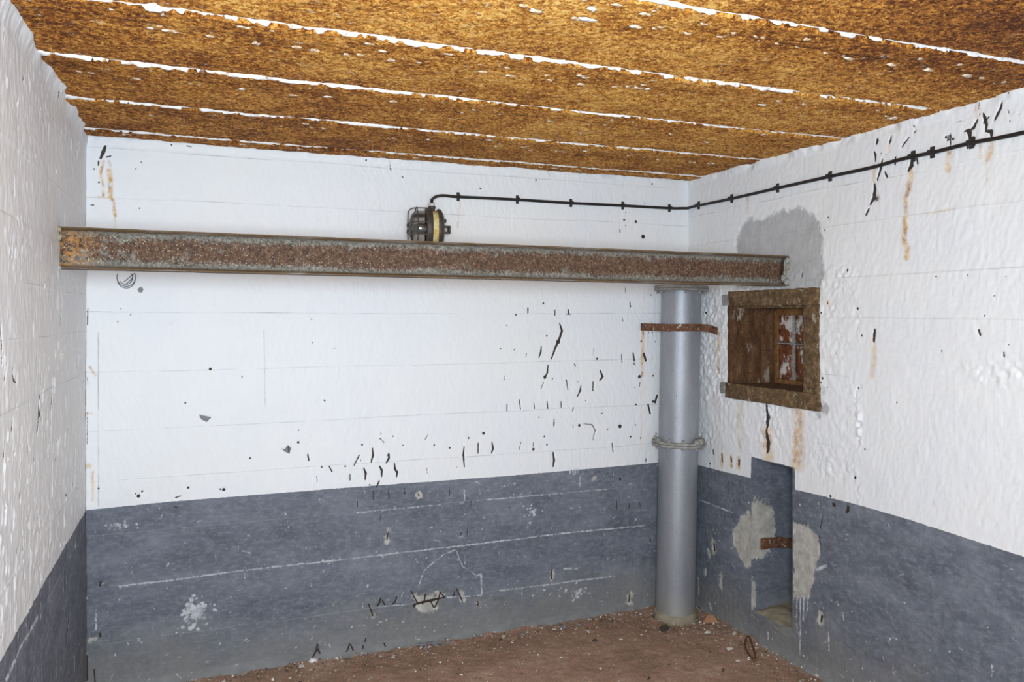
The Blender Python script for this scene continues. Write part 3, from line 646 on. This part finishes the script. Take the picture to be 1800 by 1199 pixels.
# ------------------------------------------------------------------ steel beam
bl = on(104, 432, 0, 0); BX0, BX1 = -.03, W+.01
bz0 = 1.7085; bz1 = 1.690; by0, by1 = -.640, -.713
hh, bb = .066, .034        # half height, half flange width
beam = empty('steel_beam', (0, by0, bz0))
tag(beam, 'long rusty I-beam spanning between the side walls below the ceiling', 'steel beam')
ang = math.atan2(by1-by0, W); tilt = math.atan2(bz0-bz1, W)
beam.rotation_euler = (0, tilt, ang)
tw, tf, rf = .0042, .0085, .012
def extr(name, prof, x0, x1, mat, n=160, jit=.0006):
    bm = bmesh.new(); prev = None; m = len(prof)
    for k in range(n+1):
        x = x0+(x1-x0)*k/n
        ring = [bm.verts.new(Vector((x, p[0], p[1]))+mnoise.noise_vector(Vector((x*30, p[0]*60, p[1]*60)))*jit) for p in prof]
        if prev:
            for a in range(m): bm.faces.new((prev[a], prev[(a+1) % m], ring[(a+1) % m], ring[a]))
        else: bm.faces.new(ring)
        prev = ring
    bm.faces.new(prev[::-1])
    return link(name, bm_mesh(name, bm, False), mat, beam)
# web with generous fillets, flanges with sloped inner faces
zi = hh-tf
wp = []
R = .019
for s in (1,):
    arc = [(-tw-R+R*math.cos(a), zi-R*.95+R*math.sin(a)*1.0) for a in np.linspace(0, math.pi/2, 7)]
wr = [(-tw, -zi+R)]+[(-tw, z) for z in (-.02, 0, .02)]+[(-tw-R+R*math.cos(a), zi-.002-R+R*math.sin(a)) for a in []]
left = []
for a in np.linspace(0, math.pi/2, 7): left.append((-tw-R*(1-math.cos(a)), zi-R+R*math.sin(a)))       # flares out to the upper flange
front = [(y, -z) for (y, z) in reversed(left)]+[(-tw, -.015), (-tw, .015)]+left
prof = front+[(-y, z) for (y, z) in reversed(front)]
web = extr('web', prof, 0, 2.795, M_web, 90, .0008)
for p in web.data.polygons: p.use_smooth = True
for s in (1, -1):
    fp = [(-bb, s*hh), (-bb-.001, s*(hh-tf*.45)), (-bb+.003, s*(hh-tf*.72)), (-tw-R, s*(zi-.0015)), (tw+R, s*(zi-.0015)), (bb-.003, s*(hh-tf*.72)), (bb+.001, s*(hh-tf*.45)), (bb, s*hh)]
    extr('flange', fp, -.01, 2.82, M_fl, 120, .0009)
# broken mortar where the beam enters the walls
def lump(name, c, size, seed, mat, parent, sub=3, amp=.35):
    bm = bmesh.new(); rock_bm(bm, (0, 0, 0), size, seed, sub, amp); o = link(name, bm_mesh(name, bm, True), mat, parent); o.location = c; return o
for k, (dx, dy, dz, s) in enumerate([(2.79, -.034, .045, .012), (2.788, -.02, -.008, .010), (2.79, -.03, -.047, .014), (2.795, -.03, .02, .013), (2.79, -.012, -.03, .014), (.002, -.034, .057, .007), (.002, -.034, -.062, .007), (.001, -.016, .035, .009)]):
    lump('mortar_lump', (dx, dy, dz), (s, s*.8, s*1.2), 40+k, M_grate if k % 2 else M_flg, beam, 2)

# ------------------------------------------------------------------ silver pipe in the corner
pb = Vector((2.617, -.138, 0)); pt = Vector((2.654, -.138, 1.63)); PR = .0965
pipe = empty('silver_pipe', pb)
tag(pipe, 'silver-painted vertical pipe with bolted flanges standing in the back right corner', 'pipe')
dv = (pt-pb); q = dv.to_track_quat('Z', 'Y'); pipe.rotation_euler = q.to_euler(); PL = dv.length
zf = PL*(1.07/1.63)-.045
zfl = float(on(1195, 783, 1, -.215)[2])
lathe('pipe_section', [(PR, 0), (PR, zfl)], M_silver, pipe, 64)
lathe('pipe_section', [(PR, zfl), (PR, PL-.012)], M_silver, pipe, 64)
def ringflange(name, z0, z1, ro, mat, jit=0): return lathe(name, [(PR-.004, z0), (ro-.002, z0), (ro, z0+.002), (ro, z1-.002), (ro-.002, z1), (PR-.004, z1)], mat, pipe, 64, None, jit)
fa = ringflange('flange', zfl-.012, zfl-.001, PR+.034, M_flg, .0015); fb_ = ringflange('flange', zfl+.001, zfl+.012, PR+.034, M_flg, .0015)
fc = ringflange('flange', PL-.012, PL, PR+.036, M_flg, .001)
lathe('cover_plate', [(0, PL+.012), (PR+.036, PL+.012), (PR+.036, PL+.001), (0, PL+.001)], M_flg, pipe, 48)
def bolt(name, x, y, z, r, h, mat, parent):
    bm = bmesh.new(); bmesh.ops.create_cone(bm, cap_ends=True, segments=6, radius1=r, radius2=r, depth=h)
    bmesh.ops.bevel(bm, geom=bm.edges[:], offset=r*.15, segments=1, affect='EDGES')
    o = link(name, bm_mesh(name, bm), mat, parent); o.location = (x, y, z); return o
for k in range(10):
    a = 2*math.pi*k/10+.25
    for z, h, fpar in ((zfl+.019, .016, fb_), (zfl-.018, .012, fa), (PL-.018, .013, fc)):
        bolt('bolt', (PR+.018)*math.cos(a), (PR+.018)*math.sin(a), z, .009, h, M_flg, fpar)
for k, (a, s) in enumerate([(3.6, .022), (3.85, .014), (-.25, .024), (-.05, .018), (.2, .015), (3.4, .018)]):
    lump('rust_crust', ((PR+.020)*math.cos(a), (PR+.020)*math.sin(a), zfl+.016), (s, s, s*.9), 70+k, M_strap if k > 1 and k < 5 else M_flg, pipe, 2, .5)
# rough mortar collar at the foot
lathe('mortar_foot', [(PR-.01, .035), (PR+.004, .032), (PR+.010, .016), (PR+.018, -.006), (PR-.01, -.012)], M_grate, pipe, 48, None, .009)

# wall strap around the pipe
strap = empty('pipe_strap', (2.52, 0, 1.43)); tag(strap, 'rusty flat steel strap holding the silver pipe to the corner walls', 'strap')
def ribbon(name, pts, hgt, th, mat, parent, org):
    bm = bmesh.new(); prev = None; P = [Vector(p) for p in pts]
    for i, p in enumerate(P):
        t = (P[min(i+1, len(P)-1)]-P[max(i-1, 0)]); t.z = 0; t.normalize(); nr = Vector((t.y, -t.x, 0))
        j = mnoise.noise(p*20)*.0015
        ring = [bm.verts.new(p-org+nr*a+Vector((0, 0, b+j))) for a, b in ((0, -hgt/2), (th, -hgt/2), (th, hgt/2), (0, hgt/2))]
        if prev:
            for k in range(4): bm.faces.new((prev[k], prev[(k+1) % 4], ring[(k+1) % 4], ring[k]))
        else: bm.faces.new(ring)
        prev = ring
    bm.faces.new(prev[::-1]); return link(name, bm_mesh(name, bm), mat, parent)
zst = 1.437; ctr = pb+dv*(zst/1.63); org = Vector(strap.location)
aL = math.radians(200); aR = math.radians(318)
arc = [ctr+Vector(((PR+.002)*math.cos(a), (PR+.002)*math.sin(a), 0)) for a in np.linspace(aL, aR, 22)]
ptsS = [Vector((2.497, -.008, zst+.002)), Vector((2.512, -.012, zst+.002)), Vector((2.535, -.040, zst+.001))]+arc+[Vector((2.755, -.214, zst-.003)), Vector((2.772, -.238, zst-.010)), Vector((2.780, -.262, zst-.020))]
for p in ptsS: p.z = p.z
ribbon('band', ptsS, .037, .005, M_strap, strap, org)
bolt('bolt', 2.505-org.x, -.016-org.y, zst-org.z, .012, .010, M_strap, strap).rotation_euler = (math.pi/2, 0, 0)
bolt('bolt', 2.768-org.x, -.252-org.y, zst-.015-org.z, .013, .012, M_strap, strap).rotation_euler = (0, math.pi/2, 0)
b3 = ctr+Vector(((PR+.008)*math.cos(-1.06), (PR+.008)*math.sin(-1.06), 0))
o = bolt('bolt', b3.x-org.x, b3.y-org.y, b3.z-org.z, .010, .008, M_strap, strap); o.rotation_euler = (math.pi/2, 0, -.5+1.0)

# ------------------------------------------------------------------ embrasure window in the right wall
win = empty('window_1', (W, -.6, WZ0)); tag(win, 'small rusty steel framed embrasure window with four flaking panes', kind='structure')
o0 = Vector(win.location)
def wb(name, lo, hi, mat, parent=win, bevel=.003, rough=.0036, seed=1, cell=.016):
    lo = Vector(lo)-o0; hi = Vector(hi)-o0
    return box(name, lo, hi, mat, parent, bevel, rough, cell, seed)
wb('lintel', (W-.016, -.938, 1.540), (W+.05, -.352, 1.612), M_frame, seed=2)
wb('lintel_end', (W-.012, -.352, 1.545), (W+.04, -.300, 1.597), M_flg, seed=3)
wb('sill', (W-.018, -.942, 1.100), (W+.05, -.330, 1.172), M_frame, seed=4)
wb('sill_end', (W-.014, -.330, 1.118), (W+.04, -.285, 1.172), M_flg, seed=5)
wb('jamb', (W-.008, -.938, 1.165), (W+.05, -.848, 1.545), M_frame, seed=6)
wb('jamb', (W-.006, -.362, 1.168), (W+.05, -.333, 1.545), M_reveal, seed=7)
wb('reveal_plate', (W+.04, -.372, 1.165), (W+.165, -.340, 1.56), M_reveal, seed=8)
wb('reveal_plate', (W+.16, -.386, 1.165), (W+.26, -.340, 1.56), M_reveal, seed=9)
wb('reveal_plate', (W+.05, -.90, 1.165), (W+.26, -.845, 1.56), M_reveal, seed=10)
wb('soffit_plate', (W+.04, -.85, 1.530), (W+.26, -.345, 1.575), M_frame, seed=11)
wb('sill_plate', (W+.04, -.85, 1.130), (W+.26, -.345, 1.168), M_frame, seed=12)
XP = W+.232
fr_ = wb('casement_frame', (XP, -.408, 1.168), (XP+.035, -.380, 1.52), M_stile, rough=.0008, seed=13)
for nm, lo, hi in (('stile', (XP, -.80, 1.168), (XP+.035, -.775, 1.52)), ('top_rail', (XP, -.80, 1.497), (XP+.035, -.40, 1.535)), ('bottom_rail', (XP, -.80, 1.166), (XP+.035, -.40, 1.190)), ('mullion', (XP-.002, -.519, 1.19), (XP+.025, -.513, 1.497)), ('transom', (XP-.004, -.78, 1.359), (XP+.025, -.408, 1.365)), ('mullion', (XP-.004, -.62, 1.19), (XP+.025, -.609, 1.497)), ('mullion', (XP-.004, -.70, 1.19), (XP+.025, -.690, 1.497))):
    wb(nm, lo, hi, M_stile if 'rail' in nm or nm == 'stile' else M_flg, fr_, rough=.0006, seed=14, bevel=.001)
for y0, y1 in ((-.513, -.408), (-.609, -.521), (-.690, -.620), (-.775, -.700)):
    for z0, z1 in ((1.190, 1.357), (1.366, 1.497)):
        wb('pane', (XP+.010, y0, z0), (XP+.014, y1, z1), M_pane, fr_, rough=.0006, seed=15, bevel=0)
wb('backing_wall', (XP+.035, -.93, 1.10), (XP+.05, -.33, 1.60), M_frame, rough=0, bevel=0)

# flat bar in the niche
fb = empty('flat_bar', (2.86, -.522, .40)); tag(fb, 'short rusty flat steel bar sticking out inside the wall niche', 'steel bar')
A = on(1340, 957, 1, -.53); 
bm = bmesh.new(); prev = None
for k in range(14):
    x = A[0]-.005+.31*k/13; z = A[2]+.006*math.sin(k*.5)-.02*k/13; h = .024+.002*math.sin(k*1.7)
    ring = [bm.verts.new((x-2.86, yy+.522, zz-.40)) for yy, zz in ((-.533, z-h), (-.533, z+h), (-.524, z+h), (-.524, z-h))]
    if prev:
        for a in range(4): bm.faces.new((prev[a], prev[(a+1) % 4], ring[(a+1) % 4], ring[a]))
    else: bm.faces.new(ring)
    prev = ring
bm.faces.new(prev[::-1]); link('bar', bm_mesh('bar', bm), M_strap, fb)
lump('weld_lump', (.29, .004, -.01), (.02, .02, .03), 91, M_strap, fb, 2)

# ------------------------------------------------------------------ bulkhead lamp behind the beam
LY = -.15
lc = Vector(on(752, 402, 1, LY)); lamp = empty('bulkhead_lamp', lc)
tag(lamp, 'caged glass bulkhead lamp with cream rusted housing behind the beam', 'lamp')
ax = Vector((-.98, .17, 0)).normalized()
MR = ax.to_track_quat('Z', 'Y').to_matrix().to_4x4()
lathe('glass_jar', [(.074, .002), (.077, .02), (.077, .045), (.073, .06), (.060, .072), (.035, .080), (0, .083), ], M_glass, lamp, 40, MR)
lathe('bulb', [(0, .052), (.012, .049), (.019, .036), (.017, .022), (.010, .004), (.010, -.01)], mat_plain('bulb_glass', (.20, .195, .18), .3), lamp, 24, MR)
lathe('rim', [(.074, .012), (.086, .012), (.090, .008), (.090, -.012), (.086, -.016), (.074, -.016)], M_cast, lamp, 48, MR)
lathe('housing', [(.078, -.014), (.076, -.040), (.070, -.055), (.055, -.062), (0, -.064)], M_cream, lamp, 48, MR)
lathe('back_ring', [(.070, -.042), (.084, -.040), (.087, -.046), (.083, -.056), (.064, -.066), (.058, -.058)], M_cast, lamp, 48, MR)
def lp(a, r, th): return MR @ Vector((r*math.cos(th), r*math.sin(th), a))
# local frame: find angle of world up in lathe plane
ups = max(range(360), key=lambda d: (MR @ Vector((math.cos(math.radians(d)), math.sin(math.radians(d)), 0))).z); up0 = math.radians(ups)
for th in (0, 1.2, -1.36):
    t = up0+th; pth = [(-.004, .090), (.03, .090), (.058, .089), (.076, .082), (.085, .066), (.087, .03), (.087, 0)]
    pts = [lp(a, r, t) for a, r in pth]+[lp(a, r, t+math.pi) for a, r in pth[::-1][1:]]
    tube('cage_wire', smooth_path(pts, 3), .0024, M_cast, lamp, 8)
pts = [lp(.050, .092, 2*math.pi*k/40) for k in range(41)]; tube('cage_ring', pts, .0022, M_cast, lamp, 8)
gl = lp(-.018, .072, up0)
lathe('cable_gland', [(0, -.012), (.017, -.012), (.017, .004), (.013, .006), (.013, .016), (.016, .017), (.016, .024), (.009, .030), (0, .030)], M_cast, lamp, 20, Matrix.Translation(gl))
gnd = bpy.data.objects['cable_gland']
lathe('gland_nut', [(.0, .026), (.012, .026), (.013, .030), (.013, .038), (.009, .041), (0, .041)], mat_plain('pale_nut', (.55, .53, .50), .6), gnd, 16, Matrix.Translation(gl))
tb = lp(-.020, .089, up0)
box('terminal_box', gl+Vector((-.014, -.026, -.058)), gl+Vector((.014, .012, -.004)), M_cast, lamp, .005)
bk = lp(-.066, 0, 0)+Vector((0, 0, .0))
bm = bmesh.new()
for lo, hi in (((0, -.012, .006), (.030, .012, .014)), ((0, -.012, -.020), (.030, .012, -.012)), ((.024, -.012, -.020), (.032, .012, .014))): box_bm(bm, bk+Vector(lo), bk+Vector(hi), .001)
link('mount_lug', bm_mesh('mount_lug', bm), M_cast, lamp)
bolt('bolt', *(bk+Vector((.004, -.008, .034))), .010, .014, M_cast, lamp)
box('wall_arm', bk+Vector((-.030, 0, -.026)), bk+Vector((-.010, -LY+.0, .020)), M_cast, lamp, .002)

# ------------------------------------------------------------------ cable with clips
top = lc+gl+Vector((0, 0, .038))
c0 = Vector(on(757, 350, 1, -.125)); 
pts = [top, top+Vector((.001, .006, .014))]
pts += [Vector(on(760, 350.5, 1, -.115)), Vector(on(766, 346, 1, -.085)), Vector(on(775, 344, 1, -.05)), Vector(on(787, 344.3, 1, -.022))]
bpx = [(805,346),(909,351),(1003,357),(1094,361.5),(1176,366)]
for x, y in bpx: pts.append(Vector(on(x, y, 1, -.014)))
pts += [Vector((W-.05, -.014, on(1200, 367, 1, 0)[2])), Vector((W-.018, -.02, on(1208, 367, 1, 0)[2])), Vector((W-.014, -.05, on(1216, 365, 0, W)[2]))]
rpx = [(1229,361),(1287,349),(1368,330.5),(1460,310),(1530,295),(1573,283),(1606,275),(1640,268),(1709,251),(1800,233)]
for x, y in rpx: pts.append(Vector(on(x, y, 0, W-.014)))
pts += [Vector((W-.014, -2.4, 2.066)), Vector((W-.014, -3.4, 2.06)), Vector((W-.014, YB+.01, 2.06))]
cable = empty('black_cable', top); tag(cable, 'black cable clipped along the top of the back and right walls', 'cable')
tube('sheath', [p-top for p in smooth_path(pts, 7)], .0068, M_cable, cable, 10)
def clip(P, wall):
    bm = bmesh.new(); sg = []
    prof = [(-.020, .0), (-.020, .004), (-.009, .005)]+[(.0095*math.sin(a), .012+.0095*math.cos(a)*1.0) for a in np.linspace(-2.2, 2.2, 9)]+[(.009, .005), (.020, .004), (.020, 0)]
    for s in (-.007, .007):
        sg.append([bm.verts.new((s, -d, z) if wall == 'b' else (-d, s*1.2, z)) for z, d in prof])
    m = len(prof)
    for k in range(m-1): bm.faces.new((sg[0][k], sg[0][k+1], sg[1][k+1], sg[1][k]))
    bm.faces.new(sg[0]); bm.faces.new(sg[1][::-1])
    o = link('clip', bm_mesh('clip', bm), M_clip, cable)
    o.location = Vector((P.x, 0, P.z) if wall == 'b' else (W, P.y, P.z))-top
for x, y in bpx: clip(Vector(on(x, y, 1, 0)), 'b')
for x, y in rpx: 
    if x not in (1530, 1573, 1800): clip(Vector(on(x, y, 0, W)), 'r')

# ------------------------------------------------------------------ wires exposed in the back wall
def wires(ox, oy, sc, lst, r=.0028):
    for pts in lst:
        P = [Vector(on(ox+x/sc, oy+y/sc, 1, -.006)) for x, y in pts]
        if len(P) == 2: P = [P[0], (P[0]+P[1])/2+Vector((0, -.004, 0)), P[1]]
        P[0].y = .001; P[-1].y = .001
        tube('rusted_wire', P, r, M_wire, wall_back, 6)
wires(600, 800, 3, [[(370,718),(385,750),(408,790)],[(445,738),(430,790)],[(525,722),(495,805)],[(525,728),(548,755)],[(470,770),(488,805)],[(608,705),(640,772)],[(145,788),(168,852)],[(210,755),(190,800)],[(295,750),(272,790)],[(218,770),(232,795)],[(600,720),(590,745)],[(722,772),(720,795)]])
wires(600, 800, 3, [[(378,795),(430,772),(480,768),(545,752)]], .0031)
wires(300, 1080, 4.5, [[(1163,240),(1158,282),(1118,352)],[(1162,275),(1184,312)],[(1416,238),(1384,312)],[(1424,240),(1452,305)],[(1545,195),(1538,220)],[(1525,250),(1514,285)],[(1688,230),(1704,268)]])
# pencilled sign under the left end of the beam
def ribbon_mark(segs, w=.0016):
    bm = bmesh.new()
    for pts in segs:
        P = [Vector(on(x, y, 1, -.0025)) for x, y in pts]; prev = None
        for i, p in enumerate(P):
            t = (P[min(i+1, len(P)-1)]-P[max(i-1, 0)]).normalized(); nn = Vector((t.z, 0, -t.x))
            r = [bm.verts.new(p+nn*w), bm.verts.new(p-nn*w), bm.verts.new(p-nn*w+Vector((0, .004, 0))), bm.verts.new(p+nn*w+Vector((0, .004, 0)))]
            if prev:
                for k in range(4): bm.faces.new((prev[k], prev[(k+1) % 4], r[(k+1) % 4], r[k]))
            prev = r
    link('pencil_drawing', bm_mesh('pencil_drawing', bm), M_pencil, wall_back)
def arcpx(cx, cy, r, a0, a1, n=20): return [(cx+r*math.cos(a), cy+r*math.sin(a)) for a in np.linspace(a0, a1, n)]
ribbon_mark([arcpx(222, 487, 16.5, -.3, 3.5), arcpx(222, 491, 15.5, .1, 3.0), arcpx(221, 488, 12, -.6, 2.6), [(217, 496), (237, 480)], [(221, 500), (233, 489)]])

# ------------------------------------------------------------------ loose things on the floor
def floor_at(x, y): return on(x, y, 2, .004)
def thing_rock(name, label, cat, px, py, size, mat, seed, amp=.35, rz=0, group=None, sub=2):
    P = floor_at(px, py); bm = bmesh.new(); rock_bm(bm, (0, 0, 0), size, seed, sub, amp)
    o = link(name, bm_mesh(name, bm, False), mat); o.location = (P[0], P[1], .003+size[2]*.75); o.rotation_euler = (0, 0, rz)
    tag(o, label, cat, group); return o
M_brick = mat_plain('brick_shard', (.32, .17, .095), .9, 0, .25, 50); M_pale = mat_plain('pale_chip', (.55, .51, .44), .9); M_whitechip = mat_plain('white_chip', (.80, .77, .75), .85); M_darkl = mat_plain('dark_clod', (.055, .045, .035), .95); M_gflake = mat_plain('grey_flake', (.24, .25, .27), .85, 0, .3, 80); M_yel = mat_plain('yellow_scrap', (.60, .36, .07), .8)
# brick shard: a wedge with flat broken faces
P = floor_at(1249, 1091); bm = bmesh.new()
vv = [bm.verts.new(v) for v in ((-.042, -.02, 0), (.040, -.022, 0), (.034, .025, 0), (-.036, .022, 0), (-.012, -.006, .034), (.018, -.004, .037), (.014, .014, .028), (-.018, .012, .022))]
for f in ((0, 1, 5, 4), (1, 2, 6, 5), (2, 3, 7, 6), (3, 0, 4, 7), (4, 5, 6, 7), (3, 2, 1, 0)): bm.faces.new([vv[i] for i in f])
bmesh.ops.bevel(bm, geom=bm.edges[:], offset=.003, segments=1, affect='EDGES')
o = link('brick_shard', bm_mesh('brick_shard', bm), M_brick); o.location = (P[0]-.012, P[1]-.01, .004); o.rotation_euler = (0, 0, -.35); tag(o, 'orange-brown brick shard on the floor beside the silver pipe', 'brick shard')
thing_rock('pale_stone', 'flat pale stone on the floor in front of the wall niche', 'stone', 1283, 1141, (.019, .012, .006), M_pale, 3, .25, .2)
thing_rock('pale_stone', 'pale angular stone on the floor just in front of the brick shard', 'stone', 1244, 1113, (.013, .011, .007), M_pale, 5)
thing_rock('pale_stone', 'greenish pale stone lying against the right wall below the niche', 'stone', 1291, 1115, (.014, .009, .008), M_pale, 8, .4, .6)
thing_rock('pink_stone', 'small pinkish stone left of the rusty hairpin wire', 'stone', 1297, 1163, (.012, .009, .006), mat_plain('pink_stone', (.52, .40, .35), .9), 9)
thing_rock('dark_clod', 'dark clod of dirt on the floor left of the pipe foot', 'dirt clod', 1169, 1106, (.026, .018, .010), M_darkl, 11, .5)
thing_rock('white_lump', 'white lump of plaster at the foot of the back wall under a bent wire', 'plaster lump', 550, 1164, (.017, .011, .010), M_whitechip, 13, .4)
thing_rock('dark_clod', 'small dark clod on the floor right below the rebar spall', 'dirt clod', 1045, 1127, (.010, .008, .006), M_darkl, 14, .5)
thing_rock('dark_twig', 'tiny dark scrap on the floor at the bottom of the picture', 'scrap', 1141, 1194, (.010, .003, .006), M_darkl, 15, .5, .5)
thing_rock('yellow_scrap', 'small yellow scrap at the foot of the back wall on the far left', 'scrap', 316, 1196, (.014, .010, .006), M_yel, 16, .3)
def flake(px, py, sx, sy, mat, seed, label, group=None):
    P = floor_at(px, py); rs = random.Random(seed); bm = bmesh.new(); n = 9
    topv = []; bot = []
    for k in range(n):
        a = 2*math.pi*k/n; r = rs.uniform(.65, 1.1); x, y = sx*r*math.cos(a), sy*r*math.sin(a)
        topv.append(bm.verts.new((x, y, .004+rs.uniform(-.001, .002)))); bot.append(bm.verts.new((x*.96, y*.96, 0)))
    bm.faces.new(topv); bm.faces.new(bot[::-1])
    for k in range(n): bm.faces.new((bot[k], bot[(k+1) % n], topv[(k+1) % n], topv[k]))
    o = link('paint_flake', bm_mesh('paint_flake', bm), mat); o.location = (P[0], P[1], .007+rs.uniform(0, .006)); o.rotation_euler = (rs.uniform(-.22, .22), rs.uniform(-.22, .22), rs.uniform(0, 6))
    tag(o, label, 'paint flake', group)
gl_ = 'grey paint flake in the heap at the foot of the back wall below the spall'
for k, (x, y, a, b) in enumerate([(742,1136,.024,.014),(758,1133,.028,.012),(772,1131,.02,.012),(749,1143,.018,.01),(735,1134,.016,.012),(765,1137,.02,.01),(752,1129,.018,.01),(788,1130,.014,.009),(780,1136,.012,.009)]):
    flake(x, y, a, b, M_gflake, 60+k, gl_, 'grey flakes heaped at the wall')
gl2 = 'grey paint flake lying on the floor between the heap and the pipe'
for k, (x, y, a, b) in enumerate([(885,1123,.016,.010),(918,1119,.018,.011),(957,1103,.013,.009),(975,1108,.022,.013),(990,1104,.02,.011),(1018,1101,.013,.008),(1034,1112,.014,.010),(1004,1096,.012,.008)]):
    flake(x, y, a, b, M_gflake if k % 3 else M_pale, 80+k, gl2, 'loose flakes on the floor')
# hairpin of rusty wire
hp = empty('hairpin_wire', floor_at(1322, 1145)); tag(hp, 'bent hairpin of rusty wire on the floor by the right wall', 'wire'); ho = Vector(hp.location)
def fp(x, y, h): p = Vector(floor_at(x, y)); p.z = h; return p-ho
tube('strand', smooth_path([fp(1311,1126,.012), fp(1310,1141,.010), fp(1319,1156,.010), fp(1327,1163,.009)], 5), .0045, M_strap, hp, 8)
tube('strand', smooth_path([fp(1327,1163,.009), fp(1326,1150,.012), fp(1321,1135,.016), fp(1316,1122,.012), fp(1311,1126,.012)], 5), .0045, M_strap, hp, 8)

# ---- fine gravel, dust and chips: nobody could count these
rs = np.random.RandomState(21); N = 5200
base = np.array([(1, 0, -.5), (-.5, .87, -.5), (-.5, -.87, -.5), (.6, .5, .5), (-.7, .1, .5), (.1, -.7, .55)])
tri = np.array([(0, 2, 5), (0, 5, 3), (2, 1, 4), (2, 4, 5), (1, 0, 3), (1, 3, 4), (3, 5, 4), (0, 1, 2)])
cos, fcs, tone = [], [], []
for k in range(N):
    m = rs.rand()
    if m < .45: x = rs.uniform(.0, W); y = -min(rs.exponential(.09), .6)
    elif m < .65: y = rs.uniform(-1.4, 0); x = W-min(rs.exponential(.09), .6)
    elif m < .75: x = W-.15+rs.normal(0, .16); y = -.25+rs.normal(0, .13)
    else: x = rs.uniform(0, W); y = rs.uniform(-1.3, 0)
    if not (0.01 < x < W-.01 and y < -.012) or math.hypot(x-2.617, y+.138) < PR+.01: continue
    s = .0012+min(rs.exponential(.0017), .008)
    th = rs.uniform(0, 6.28); c, sn = math.cos(th), math.sin(th)
    v = base*(1+.35*rs.randn(6, 1))*np.array([s*rs.uniform(.8, 1.6), s, s*rs.uniform(.35, .8)])
    e = math.exp(-min(-y, W-x)/.05)*.012
    v = np.stack([v[:, 0]*c-v[:, 1]*sn+x, v[:, 0]*sn+v[:, 1]*c+y, v[:, 2]+s*.3+e], -1)
    fcs.append(tri+len(cos)*6); cos.append(v); t = rs.choice([.2, .4, .55, .75, 1.0], p=[.18, .30, .24, .18, .10]); tone += [t]*6
cos = np.concatenate(cos); fcs = np.concatenate(fcs)
me = bpy.data.meshes.new('gravel'); me.from_pydata(cos.tolist(), [], fcs.tolist()); at = me.attributes.new('tone', 'FLOAT', 'POINT'); at.data.foreach_set('value', np.array(tone, dtype=np.float32))
g = link('gravel', me, M_bits); tag(g, 'fine gravel and paint chips strewn over the brown floor', 'gravel', None, 'stuff')
